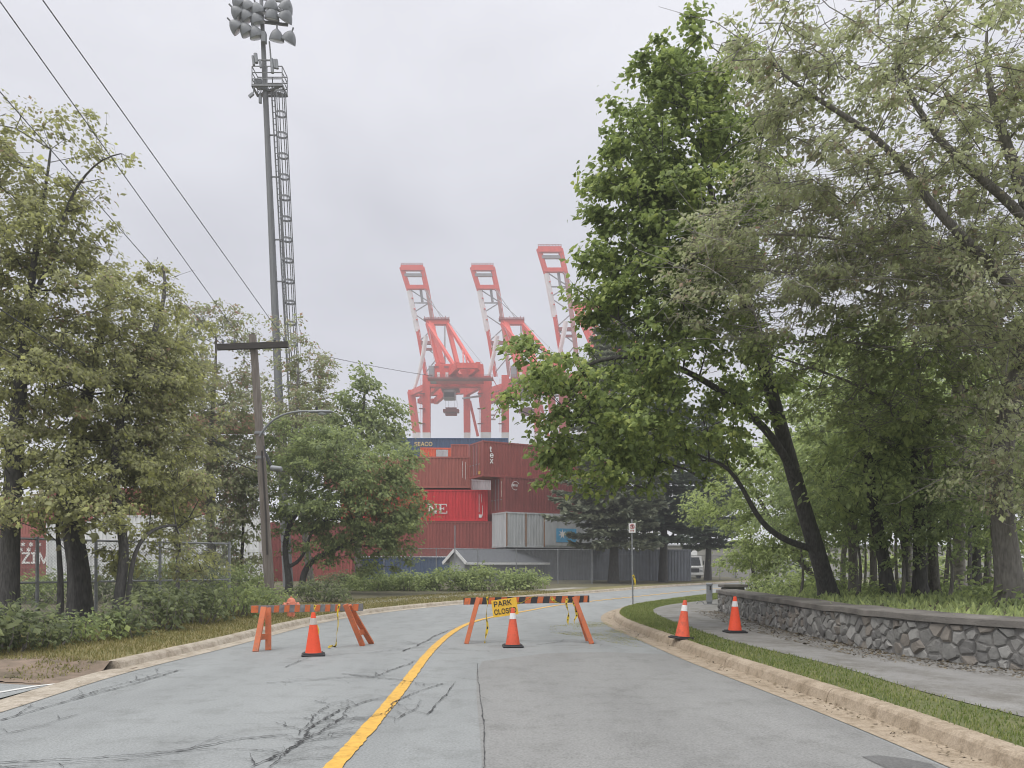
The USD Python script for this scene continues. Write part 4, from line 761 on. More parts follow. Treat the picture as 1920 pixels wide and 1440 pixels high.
tree('red_tipped_maple', 'sparse red tipped maple behind the foot of the floodlight mast',
     [(585, 1112, 40), (572, 1000, 40), (560, 880, 40), (555, 780, 40), (560, 700, 40)], [.2, .16, .12, .05],
     [(530, 620, 40, 42, 36, 1.2, .6), (560, 690, 40, 64, 46, 1.6, .75), (600, 690, 40, 28, 40, 1, .7), (605, 745, 40, 40, 48, 1.1, .75), (530, 760, 40, 60, 60, 2, .8), (570, 820, 40, 70, 60, 2.2, 1), (520, 850, 40, 60, 60, 2, 1), (560, 770, 40, 60, 50, 2, .7)],
     M['bark_mid'], M['l_red'], lai=2.4, seed=16, leaf=.15, cr=.55, tpl=T_OVAL, flat=.5, drape=.3, tipr=.009)
tree('round_tree', 'dark round crowned tree on curved black stems beside the red containers',
     [(541, 1117, 35), (540, 1075, 35), (535, 1030, 35), (548, 975, 35), (590, 930, 35), (640, 890, 35)], [.17, .13, .12, .09, .03],
     [(590, 860, 35, 95, 65, 2), (690, 870, 35, 85, 55, 2), (755, 880, 35, 45, 45, 1.4), (776, 930, 35, 30, 32, 1, .7), (650, 940, 35, 125, 75, 2.4), (560, 950, 35, 70, 75, 1.8), (715, 995, 35, 75, 55, 1.8), (640, 1025, 35, 70, 40, 1.6), (740, 1035, 35, 45, 30, 1.1, .8), (530, 830, 35, 50, 60, 1.4), (690, 1055, 35, 60, 22, 1.2, .8), (755, 905, 35, 46, 45, 1.6), (768, 960, 35, 26, 34, 1), (735, 985, 35, 46, 45, 1.5), (700, 930, 35, 90, 60, 2.2), (640, 870, 35, 110, 80, 2.2), (600, 990, 35, 90, 55, 2), (760, 975, 35, 50, 45, 1.4), (520, 900, 35, 50, 60, 1.4)],
     M['bark'], M['l_dark'], lai=2.5, seed=17, leaf=.14, cr=.5, tpl=T_OVAL, flat=.55, drape=.3, tipr=.008, extra_trunks=[([(566, 1117, 35), (567, 1090, 35), (577, 1062, 35), (592, 1048, 35), (630, 1030, 35), (680, 990, 35)], (.17, .05)), ([(541, 1062, 35), (565, 1045, 35), (580, 1010, 35), (640, 975, 35)], (.09, .03))])
tree('pointed_tree', 'pale green taller tree with pointed top behind the round crowned one',
     [(672, 1100, 46), (672, 960, 46), (676, 850, 46), (682, 760, 46), (685, 700, 46)], [.22, .18, .12, .05],
     [(682, 712, 46, 24, 26, 1.1, .8), (690, 755, 46, 52, 38, 2, .9), (660, 745, 46, 30, 30, 1.2, .8), (715, 795, 46, 58, 45, 2.2, .8), (640, 800, 46, 55, 50, 2.2, .8), (745, 785, 46, 28, 32, 1.2, .6), (680, 830, 46, 85, 40, 2.6), (600, 790, 46, 50, 60, 2, .8), (690, 790, 46, 70, 50, 2.4), (590, 850, 46, 60, 40, 2)],
     M['bark_mid'], M['l_dark'], lai=2.9, seed=18, leaf=.22, cr=.7, tpl=T_OVAL, flat=.6, drape=.2, tipr=.011)
tree('small_tree', 'low leafy tree tucked behind the utility pole foot',
     [(452, 1114, 35), (452, 1060, 35), (456, 1000, 35), (450, 930, 35)], [.09, .07, .03], [(452, 960, 35, 50, 60, 1.3, .6), (430, 1030, 35, 45, 40, 1.1, .5), (475, 900, 35, 40, 60, 1.2, .8)], M['bark'], M['l_dark'], leaf=.15, lai=2.2, cr=.5, tpl=T_OVAL, seed=19)
# thin stems of the left bank
for px, by, ty, lab in ((110, 1165, 880, 'thin stem left of the thickest black trunk'), (128, 1168, 900, 'second thin stem pressed against the thickest black trunk'), (330, 1130, 880, 'thin grey stem midway between slim maple and utility pole')):
    Y = F * 1.3 / (by - HY)
    tree('sapling', lab, [(px, by + 2, Y), (px + 3, by - 90, Y), (px - 2, by - 180, Y), (px + 4, ty, Y)], [.075, .06, .04, .02], [(px, ty + 20, Y, 45, 35, .9, .7), (px + 20, ty + 90, Y, 40, 30, .8, .6)], M['bark'], M['l_left'], seed=int(px), lai=2.2, leaf=.12, cr=.4)

# shrubs
def shrub(name, label, px, by, Y, rx, h, m, leaf, seed, lai=2.2, group=None, tpl=T_OVAL, rd=None, cr=.28):
    rng = np.random.default_rng(seed); s = Y / F
    root = thing(name, label, 'shrub', group=group)
    base = P(px, by, Y); n = max(8, int(rx * 2 * s * h * s * 8 / (cr * cr * 4)))
    C = base + np.c_[rng.uniform(-1, 1, n) * rx * s, rng.uniform(-1, 1, n) * (rd or min(rx * s, 1.1)), np.abs(rng.normal(.55, .3, n)) * h * s]
    C[:, 2] = np.minimum(C[:, 2], base[2] + h * s * (1 - .5 * (np.abs(C[:, 0] - base[0]) / (rx * s)) ** 2) * rng.uniform(.8, 1.05, n))
    st = MB()
    for i in rng.choice(n, min(n, 26), replace=False):
        b = base + np.array([(C[i, 0] - base[0]) * .6, (C[i, 1] - base[1]) * .6, -.05]); st.tube([b, (b + C[i]) / 2 + rng.normal(0, .05, 3), C[i]], [.014, .011, .005], 4, caps=False)
    obj('stems', st, M['bark_mid'], root, kind='stuff')
    cnt = np.maximum(4, rng.poisson(4 * rx * s * h * s * lai / (leaf * leaf * .5) / n, n)); idx = np.repeat(np.arange(n), cnt); k = len(idx)
    off = unit(rng.normal(size=(k, 3))) * rng.uniform(0, 1, (k, 1)) ** .5 * cr * 1.3; off[:, 2] *= .7
    pos = C[idx] + off; pos[:, 2] = np.maximum(pos[:, 2], base[2] + .02)
    obj('foliage', leaf_mesh(pos, np.array([0, 0, .7]) + unit(off) * .5 + rng.normal(0, .4, (k, 3)), unit(off) + rng.normal(0, .4, (k, 3)) + [0, 0, -.3], leaf * np.exp(rng.normal(0, .3, k)), tpl), m, root, kind='stuff')
    return root
def bank_Y(by): return F * (ZC - .15) / (by - HY)
for i, (px, by, rx, h, m, leaf, lab) in enumerate((
    (-10, 1224, 75, 92, 'l_shrub', .10, 'leafy pale green shrub cut by the left frame edge'),
    (70, 1212, 60, 85, 'l_shrub', .10, 'broad shrub in front of the fence post at far left'),
    (150, 1200, 50, 52, 'l_dark', .09, 'low dark shrub under the thickest black trunk'),
    (235, 1192, 48, 60, 'l_shrub', .09, 'shrub at the foot of the twin stemmed slim maple'),
    (300, 1180, 55, 80, 'l_shrub', .10, 'tall shrub right of the twin stemmed slim maple'),
    (365, 1168, 50, 72, 'l_shrub', .10, 'mid green shrub between two larger shrubs on the left bank'),
    (435, 1154, 70, 66, 'l_dark', .10, 'dark rounded shrub left of the utility pole foot'),
    (500, 1142, 45, 45, 'l_dark', .11, 'low dark shrub around the utility pole foot'),
    (605, 1130, 48, 45, 'l_shrub', .12, 'grey green shrub right of the curved black stems'))):
    shrub('bank_shrub', lab, px, by, bank_Y(by), rx, h, M[m], leaf, 80 + i)
for i, (px, by, Y, rx, h, m, lab) in enumerate((
    (60, 1128, 26, 70, 55, 'l_dark', 'dim shrub behind the tallest left maple'), (120, 1122, 27, 45, 40, 'l_dark', 'dim shrub just left of the thickest black trunk, farther back'),
    (215, 1124, 26, 55, 60, 'l_shrub', 'shrub behind the twin stems, before the chain link fence'), (300, 1118, 28, 60, 70, 'l_dark', 'tall dim shrub before the white containers'),
    (380, 1114, 30, 60, 60, 'l_shrub', 'shrub at the foot of the airy red tipped maple'), (450, 1112, 32, 45, 55, 'l_dark', 'dim shrub behind the utility pole'), (640, 1112, 44, 40, 40, 'l_shrub', 'shrub between the curved black stems and the hedge'))):
    shrub('bank_shrub', lab, px, by, Y, rx, h, M[m], .12, 130 + i, lai=2.0, cr=.4)
for i, (px, by, rx, h, lab) in enumerate(((690, 1117, 48, 44, 'leftmost low bush of the bright hedge before the containers'), (762, 1116, 50, 46, 'second bush of the bright hedge, left of the shed gable'), (838, 1115, 50, 48, 'hedge bush below the shed gable'), (912, 1113, 48, 50, 'tallest hedge bush below the shed roof'), (980, 1110, 42, 44, 'rightmost hedge bush thinning out towards the fence'))):
    shrub('hedge_bush', lab, px, by, 39.5 + (px - 690) * .006, rx, h, M['l_hedge'], .15, 95 + i, lai=3.2, cr=.36, group=None)
for i, (px, by, Y, rx, h, lab) in enumerate(((1500, 1122, 23, 55, 45, 'leafy undergrowth bush behind the wall near its far end'), (1600, 1118, 21.5, 50, 35, 'low bush at the foot of the leaning maple'), (1680, 1124, 18, 45, 26, 'small bush in the middle of the wood floor'), (1765, 1122, 19, 50, 38, 'bush between the blackish trunk and the pale one'), (1850, 1130, 16, 55, 32, 'bush left of the nearest seedy maple trunk'), (1440, 1108, 29, 40, 32, 'bright bush by the sapling beyond the wall end'), (1940, 1150, 14, 60, 60, 'bush at the right frame edge behind the wall'))):
    shrub('wood_bush', lab, px, by, Y, rx, h, M['l_fores' if i != 5 else 'l_light'], .12, 110 + i, lai=2.4, cr=.34)

# spruces beyond the bend
def spruce(label, px, by, Y, topy, rx, m, seed, trunkr, skirt=.22):
    rng = np.random.default_rng(seed); root = thing('spruce_tree', label, 'tree')
    b = P(px, by, Y); top = P(px, topy, Y); H = top[2] - b[2]; s = Y / F
    tm = MB(); k = np.linspace(0, 1, 14); tp = b + np.c_[.1 * np.sin(k * 5), 0 * k, k * H]
    tm.tube(tp, trunkr * (1 - k * .93) * (1 + .3 * np.exp(-k * 20)), 10); obj('trunk', tm, M['bark'], root, smooth=50)
    bm = MB(); pos, nr, tip, sz = [], [], [], []
    z = skirt
    while z < .99:
        nb = rng.integers(6, 9)
        for a in rng.uniform(0, 2 * np.pi) + np.arange(nb) * 2 * np.pi / nb + rng.normal(0, .15, nb):
            l = rx * s * (1 - z) ** .75 * rng.uniform(.65, 1.15) + .15
            if z < skirt + .08: l *= rng.uniform(.5, 1)
            d = np.array([math.cos(a), math.sin(a), 0]); u = np.linspace(0, 1, 7)
            c = b + np.array([0, 0, z * H]) + d * (u * l)[:, None] + np.c_[0 * u, 0 * u, (-.30 * u + .22 * u ** 2.5) * l]
            bm.tube(c, np.linspace(.03, .006, 7), 4, caps=False)
            n = int(l * 85); t = rng.uniform(.12, 1, n) ** .8; ci = np.stack([np.interp(t, u, c[:, q]) for q in range(3)], 1)
            side = np.array([-d[1], d[0], 0]); lat = rng.normal(0, .16, n) * l * (1.1 - t) + rng.normal(0, .05, n)
            pos.append(ci + side * lat[:, None] + np.c_[0 * t, 0 * t, -np.abs(lat) * .25 - np.abs(rng.normal(0, .06, n))])
            tip.append(d + side * (np.sign(lat) * .8)[:, None] + np.c_[0 * t, 0 * t, rng.normal(-.35, .25, n)]); nr.append(np.array([0, 0, 1.0]) + rng.normal(0, .35, (n, 3))); sz.append(rng.uniform(.3, .55, n))
        z += rng.uniform(.02, .042)
    obj('boughs', bm, M['bark'], root, kind='stuff')
    wide = (T_TUFT[0] * [2.8, 1, 1], T_TUFT[1])
    obj('crown', leaf_mesh(np.vstack(pos), np.vstack(nr), np.vstack(tip), np.concatenate(sz), wide), m, root, kind='stuff')
spruce('largest grey green spruce with layered boughs beside the pale containers', 1150, 1096, 58, 560, 150, M['needle'], 1, .36, .16)
spruce('darker spruce second from the pale containers', 1243, 1092, 63, 640, 110, M['needle_dark'], 2, .34, .2)
spruce('rightmost smaller dark spruce beside the parked white truck', 1327, 1088, 70, 740, 85, M['needle_dark'], 3, .3, .2)

# thin bare stems deep in the wood
rs = np.random.default_rng(77)
for i, px in enumerate((1575, 1618, 1648, 1682, 1712, 1742, 1772, 1786, 1812, 1838, 1862, 1902)):
    Y = rs.uniform(19, 27); s = Y / F; b = P(px, HY + F * (ZC - .78) / Y, Y); k = np.linspace(0, 1, 12); hgt = rs.uniform(4.5, 8); ln = rs.normal(0, .25)
    rt = thing('thin_stem', ('grey brown', 'pale', 'dark')[i % 3] + ' thin bare stem, ' + ('leftmost', 'second', 'third', 'fourth', 'fifth', 'sixth', 'seventh', 'eighth', 'ninth', 'tenth', 'eleventh', 'last')[i] + (' from the left' if 0 < i < 11 else '') + ' of those deep in the wood', 'tree', group='thin bare stems in the wood')
    c = b + np.c_[ln * k + .06 * np.sin(k * 7 + i), 0 * k, k * hgt]; obj('trunk', MB().tube(c, np.interp(k, [0, 1], [rs.uniform(.035, .065), .015]), 7), M[('bark_mid', 'bark_pale', 'bark')[i % 3]], rt, smooth=50)
    tw = MB(); n = 14; h_ = rs.uniform(.35, .95, n)
    for j in range(n):
        a = np.array([np.interp(h_[j], k, c[:, q_]) for q_ in range(3)]); d = unit(np.array([rs.normal(), rs.normal() * .6, rs.uniform(.1, .6)])) * rs.uniform(.4, 1.3); tw.tube([a, a + d * .5 + [0, 0, .05], a + d], [.012, .008, .003], 3, caps=False)
    obj('twigs', tw, M['bark_mid'], rt, kind='stuff')
# leaf litter along the wall foot and in the gutter
def litter(name, label, curve, lo, hi, n, z, m, seed, size=.035):
    r = np.random.default_rng(seed); k = r.uniform(0, len(curve) - 1.001, n); i = k.astype(int); f_ = (k - i)[:, None]
    t = curve[i + 1] - curve[i]; t /= np.linalg.norm(t, axis=1, keepdims=True) + 1e-9; base = curve[i] * (1 - f_) + curve[i + 1] * f_; o = r.uniform(0, 1, n) ** 1.8 * (hi - lo) + lo
    pos = np.c_[base + np.c_[-t[:, 1], t[:, 0]] * o[:, None], np.full(n, z) + r.uniform(.002, .012, n)]
    obj(name, leaf_mesh(pos, np.array([0, 0, 1.0]) + r.normal(0, .25, (n, 3)), r.normal(size=(n, 3)), size * np.exp(r.normal(0, .4, n)), T_DIAM), m, kind='stuff', label=label, cat='leaf litter')
M['litter'] = leafmat('leaf_litter', [(.1, (.05, .042, .03)), (.5, (.12, .095, .06)), (.85, (.24, .19, .11))], .1, 2.0)
wl_ = Wc[(Wc[:, 1] > 8.6)]
litter('leaf_litter', 'brown leaf litter gathered along the foot of the stone wall', wl_, .0, .75, 5200, .166, M['litter'], 5)
gl = Rc[(Rc[:, 1] > 4) & (Rc[:, 1] < 26)]
litter('gutter_litter', 'small debris caught in the right gutter', gl, -.34, -.12, 900, .010, M['litter'], 6, .025)

# young understory trees with leaves hanging down to the wall top
for i, (px, by, Y, rx, lab) in enumerate(((1608, 1116, 18.6, 62, 'understory sapling hanging leaves right of the leaning maple'), (1690, 1120, 17.6, 66, 'understory sapling covering the slanting trunk'), (1780, 1124, 16.6, 64, 'understory sapling before the pale trunked maple'), (1862, 1132, 15.4, 58, 'understory sapling left of the nearest seedy maple trunk'), (1500, 1118, 21, 60, 'understory sapling left of the leaning maple foot'))):
    tree('understory_sapling', lab, [(px, by, Y), (px + 4, by - 70, Y), (px - 3, by - 150, Y), (px + 3, 930, Y)], [.035, .03, .024, .012], [(px - 22, 965, Y, rx, 40, 1.0, .9), (px + 25, 1010, Y - .3, rx * .9, 30, .9, .8), (px, 920, Y, rx * 1.1, 40, 1.0), (px - 15, 1050, Y, rx * .7, 20, .8, .5)],
         M['bark_mid'], M['l_low'], leaf=.085, lai=1.9, cr=.3, tpl=T_OVAL, seed=170 + i, flat=.35, drape=.7, group='understory saplings in the wood', tipr=.004)

# ---------------------------------------------------------------- containers
def corr_sheet(length, z0, z1, pitch, depth):
    """corrugated sheet along x in the plane y = 0, ribs proud towards -y"""
    n = max(2, int(round(length / pitch))); p = length / n; xs, ys = [], []
    for i in range(n):
        for a, b in ((0, 0), (.26, 0), (.38, 1), (.76, 1), (.88, 0)): xs.append((i + a) * p); ys.append(-b * depth)
    xs.append(length); ys.append(0); xs, ys = np.array(xs), np.array(ys)
    return MB().strip(np.c_[xs, ys, np.full(len(xs), z0)], np.c_[xs, ys, np.full(len(xs), z1)])
def turned(mb, ang, t):
    v, f = mb.get(); c, s = math.cos(ang), math.sin(ang); v = v @ np.array([[c, s, 0], [-s, c, 0], [0, 0, 1]]); return MB().add(v + np.asarray(t, float), f)
def on_front(mesh, x, z, y=-.012):
    v = np.asarray(mesh.vertices); return MB().add(np.c_[v[:, 0] + x, -v[:, 2] + y, v[:, 1] + z], mesh.faces)
def on_left(mesh, y, z, x=-.012):      # reads along -y on the end whose outside is -x
    v = np.asarray(mesh.vertices); return MB().add(np.c_[-v[:, 2] + x, -v[:, 0] + y, v[:, 1] + z], mesh.faces)
def container(label, m, loc, rotz=0, length=12.19, h=2.9, group=None, roofm=None, rails=None):
    """x = 0 is the right end, the long side runs to x = -length; front at y = 0, z = 0 the floor"""
    root = thing('shipping_container', label, 'container', loc, (0, 0, rotz), group=group)
    W = 2.44; mm = M['c_' + m]; fr = MB()
    for x in (-.08, -length + .08):
        for y in (.08, W - .08): fr.box((x, y, h / 2), (.16, .16, h), .015)
    for z, hh in ((.08, .16), (h - .06, .12)):
        for y in (.045, W - .045): fr.box((-length / 2, y, z), (length - .32, .09, hh))
        for x in (-.045, -length + .045): fr.box((x, W / 2, z), (.09, W - .32, hh))
    obj('frame', fr, mm, root)
    cs = MB()
    for x in (-.09, -length + .09):
        for y in (.08, W - .08):
            for z in (.06, h - .06): cs.box((x, y, z), (.19, .18, .125), .01)
    obj('corner_castings', cs, mm, root)
    obj('side_panel', turned(corr_sheet(length - .32, .16, h - .12, .278, .036), 0, (-length + .16, .05, 0)), mm, root)
    obj('side_panel', turned(corr_sheet(length - .32, .16, h - .12, .278, .036), math.pi, (-.16, W - .05, 0)), mm, root)
    obj('end_panel', turned(corr_sheet(W - .32, .16, h - .12, .25, .036), math.pi / 2, (-.05, .16, 0)), mm, root)
    obj('end_panel', turned(corr_sheet(W - .32, .16, h - .12, .25, .036), -math.pi / 2, (-length + .05, W - .16, 0)), mm, root)
    obj('roof', MB().box((-length / 2, W / 2, h - .03), (length - .2, W - .2, .03)), mm, root)
    obj('floor', MB().box((-length / 2, W / 2, .12), (length - .2, W - .2, .03)), M['rust'], root)
    return root
def marks(root, xs, h, seed=1):
    """the columns of small print by the end of a container"""
    r = np.random.default_rng(seed)
    for x, z0, z1, w in xs:
        mb = MB(); z = z1 * h
        while z > z0 * h:
            d = r.uniform(.05, .12); mb.box((x, -.004, z - d / 2), (w, .012, d * .8)); z -= d
        obj('print_column', mb, M['letter_white'], root)
def word(root, name, text, x, z, hgt, m, bold=True, y=-.0):
    obj(name, on_front(meshkit.text_mesh(text, hgt, .012, bold), x, z, y), m, root)
def serif(ch, h):
    """slab serif capitals N and E"""
    mb = MB(); t = h * .17; s = h * .075; d = .014
    def bar(x0, z0, x1, z1): mb.box(((x0 + x1) / 2, -.004, (z0 + z1) / 2), (x1 - x0, d, z1 - z0))
    if ch == 'N':
        w = h * .95; bar(.06 * h, 0, .06 * h + t * .75, h); bar(w - .06 * h - t * .75, 0, w - .06 * h, h)
        mb.add([[.03 * h, -.012, h], [.03 * h + t * 1.3, -.012, h], [w - .06 * h, -.012, 0], [w - .06 * h - t * 1.3, -.012, 0]], [[0, 1, 2, 3]])
        bar(-.04 * h, 0, .06 * h + t * 1.1, s); bar(-.06 * h, h - s, .06 * h + t, h); bar(w - .24 * h - t * .4, h - s, w + .06 * h, h); return mb, w + .16 * h
    w = h * .85; bar(.06 * h, 0, .06 * h + t, h); bar(-.02 * h, 0, w, s * 1.1); bar(-.02 * h, h - s * 1.1, w * .95, h); bar(.1 * h, h * .46, w * .62, h * .46 + s * 1.1)
    bar(w - s, 0, w, h * .28); bar(w * .95 - s, h * .74, w * .95, h); bar(w * .62 - s, h * .36, w * .62, h * .66); return mb, w
def at(px, py, Y): p = P(px, py, Y); return (p[0], p[1], p[2])
YA = 64.0; sA = YA / F; G0 = -.55
c = container('navy blue container at the bottom of the front stack, partly behind the shed', 'navy', at(893, 1110, YA), 1.5, h=2.9)
c = container('maroon container resting on the navy one, left of the grey white container', 'maroon', at(947, 1043, YA), 1.5, h=2.9); marks(c, [(-.72, .1, .85, .035), (-.42, .15, .85, .06)], 2.9, 2)
obj('warning_label', MB().box((-.40, -.004, .55), (.22, .014, .22)), M['label_yellow'], c)
cr_ = container('bright red container with large white serif letters', 'red', at(914.5, 977, YA + .1), 1.5, h=2.6); marks(cr_, [(-.72, .3, .86, .035), (-.52, .6, .86, .035), (-.42, .15, .5, .05)], 2.6, 3)
obj('label_plate', MB().box((-.62, -.004, .42), (.25, .014, .26)), M['letter_white'], cr_)
hN = .80; mb, wN = serif('N', hN); v, f = mb.get(); xE = -4.05
obj('letter_n', (v + [xE - wN - .02, 0, .62], f), M['letter_white'], cr_); mb, _ = serif('E', hN); v, f = mb.get(); obj('letter_e', (v + [xE, 0, .62], f), M['letter_white'], cr_)
c = container('brown red container lying on the bright red one', 'brown', at(882.5, 915, YA + .2), 1.5, h=2.62); marks(c, [(-.68, .35, .85, .035), (-.42, .3, .82, .04)], 2.62, 4)
c = container('small orange container set back on top of the front stack', 'orange', at(846, 868, 74), 5, length=2.99, h=1.45)
obj('grey_door', turned(corr_sheet(1.15, .2, 1.25, .2, .03), 0, (-1.45, -.03, 0)), M['c_grey'], c)
c = container('narrow rust brown container end beside the orange one', 'brown', at(878.5, 880, 70), 0, length=1.62, h=2.3)
c = container('navy blue container with gold letters along the top of the rear stack', 'navy', at(953, 867, 82), 0, h=2.6)
word(c, 'gold_lettering', 'SEACO', -10.05, 1.75, .42, M['letter_gold'])
c = container('pale grey container wedged between bright red and dark maroon ones', 'grey', at(926, 958, 71), 0, length=6.06, h=2.9)
YB = 62.0
c = container('maroon container with vertical white letters at the top of the right stack', 'maroon', (0, 0, 0), 0, h=2.9)
def place_left(root, px, py, Y, rot, length=12.19):
    p = P(px, py, Y); a = math.radians(rot); root.GetAttribute('xformOp:translate').Set(Gf.Vec3d(p[0] + length * math.cos(a), p[1] + length * math.sin(a), p[2])); root.GetAttribute('xformOp:rotateXYZ').Set(Gf.Vec3f(0, 0, rot))
RB = 29.0
place_left(c, 905, 893, YB, RB)
def end_doors(root, h):
    for y in (.42, .95, 1.49, 2.02):
        obj('locking_bar', MB().tube([(-12.235, y, .2), (-12.235, y, h - .18)], .022, 6), M['rust'] if y in (.42, 2.02) else M['galv'], root); obj('lock_handle', MB().box((-12.25, y + .12, 1.05), (.03, .3, .05)), M['galv'], root)
end_doors(c, 2.9)
for i, ch in enumerate('tex'): word(c, 'letter_' + ch, ch, -12.19 + .62, 2.02 - i * .46, .46, M['letter_white'])
obj('end_lettering', on_left(meshkit.text_mesh('tex', .26, .012, True), 2.3, 2.15), M['letter_white'], c)
v, f = MB().box((0, 0, 0), (.014, .32, .26)).get(); obj('warning_label', (v + [-12.2, .55, .35], f), M['label_yellow'], c)
c = container('dark maroon container with a small white logo above the grey white one', 'dark_maroon', (0, 0, 0), 0, h=2.9); place_left(c, 946.5, 960, YB, RB)
end_doors(c, 2.9)
word(c, 'logo_lettering', 'dma', -12.19 + .62, 2.12, .2, M['letter_white'])
ar = np.linspace(.5, 2.6 * math.pi / 1.6, 18); arc = np.c_[.36 * np.cos(ar) - 11.2, np.full(18, -.012), .34 * np.sin(ar) + 2.16]
obj('logo_ring', MB().tube(arc, .018, 4), M['letter_white'], c); v, f = MB().box((0, 0, 0), (.014, .03, 1.3)).get(); obj('end_marking', (v + [-12.2, .55, 1.9], f), M['letter_white'], c)
c = container('grey white container with a blue square and white star, rust at its posts', 'grey', (0, 0, 0), 0, h=2.85); place_left(c, 948.5, 1026, YB - .3, RB)
for x in (.0, 1.78, 3.52): obj('rust_post', MB().box((-12.19 + .08 + x, -.012, 1.42), (.10, .03, 2.7)), M['rust'], c)
obj('smooth_panel', MB().box((-12.19 + 7.9, -.02, 1.45), (8.5, .03, 2.55)), M['c_grey'], c)
obj('blue_square', MB().box((-12.19 + 5.75, -.045, 1.05), (2.0, .015, 1.15)), M['logo_blue'], c)
st = np.array([[(.42 if k % 2 == 0 else .17) * math.sin(k * math.pi / 7), (.42 if k % 2 == 0 else .17) * math.cos(k * math.pi / 7)] for k in range(14)])
obj('star', on_front(trimesh.creation.extrude_polygon(Polygon(st), .012, engine='earcut'), -12.19 + 5.35, 1.15, -.055), M['letter_white'], c)
c = container('dark maroon container end just left of the grey white one', 'dark_maroon', at(948, 1026, YB + 3.2), 0, length=6.06, h=2.75)
c = container('dark maroon container end filling the gap right of the bright red one', 'dark_maroon', at(931, 977, 68), 0, length=6.06, h=2.75)
c = container('slate grey container low behind the fence under the grey white one', 'slate', (0, 0, 0), 0, h=2.95); place_left(c, 1036, 1094, 66, 5)
c = container('slate grey container farther right, behind the spruce trunks', 'slate', (0, 0, 0), 0, length=4.2, h=2.6); place_left(c, 1200, 1089, 76, 3, 4.2)
c = container('charcoal container supporting the grey white one', 'charcoal', (0, 0, 0), 0, h=2.9); place_left(c, 950, 1093, YB + .3, RB)
# the yard behind the left trees
def row(px_right, Y, levels, rot=1.0):
    z = -.05 if px_right == 138 else -.3
    for m, h, lab in levels:
        p = P(px_right, HY, Y); cc = container(lab, m, (p[0], p[1], z), rot, h=h); z += h + .01
        yield cc
r_ = list(row(138, 70, [('maroon', 1.3, 'half height maroon container on the ground at far left behind the fence'), ('maroon', 2.9, 'maroon container with white stars and block letters at far left'), ('brown', 2.6, 'reddish container above the starred one behind the left foliage')]))
zr = r_[1]
for rr_, n_, ox in ((0, 3, -4.55), (1, 3, -4.75)):
    for k in range(n_):
        s5 = np.array([[(.26 if q % 2 == 0 else .115) * math.sin(q * math.pi / 6), (.26 if q % 2 == 0 else .115) * math.cos(q * math.pi / 6)] for q in range(12)])
        obj('star', on_front(trimesh.creation.extrude_polygon(Polygon(s5), .012, engine='earcut'), ox + k * .72, 2.15 - rr_ * .5, -.012), M['letter_white'], zr)
word(zr, 'block_lettering', 'ZIM', -4.75, .42, .98, M['letter_white'])
list(row(382, 60, [('white', 2.6, 'white container on the ground behind the twin stemmed maple'), ('white', 2.6, 'white container second up behind the twin stemmed maple'), ('maroon', 2.6, 'maroon container topping the white pair')]))
list(row(660, 61, [('maroon', 2.6, 'maroon container on the ground right of the curved black stems'), ('dark_maroon', 2.6, 'dark maroon container second up behind the round tree')]))
list(row(486, 57, [('white', 2.9, 'white container standing behind the utility pole'), ('white', 2.6, 'upper white container behind the utility pole')]))
c = container('faded brown container high behind the utility pole', 'brown', at(476, 806, 75), 0, length=6.06, h=1.6)
for x in (-.6, -2.2): obj('pale_panel', MB().box((x - 1.0, -.01, .85), (.75, .02, .55)), M['letter_white'], c)

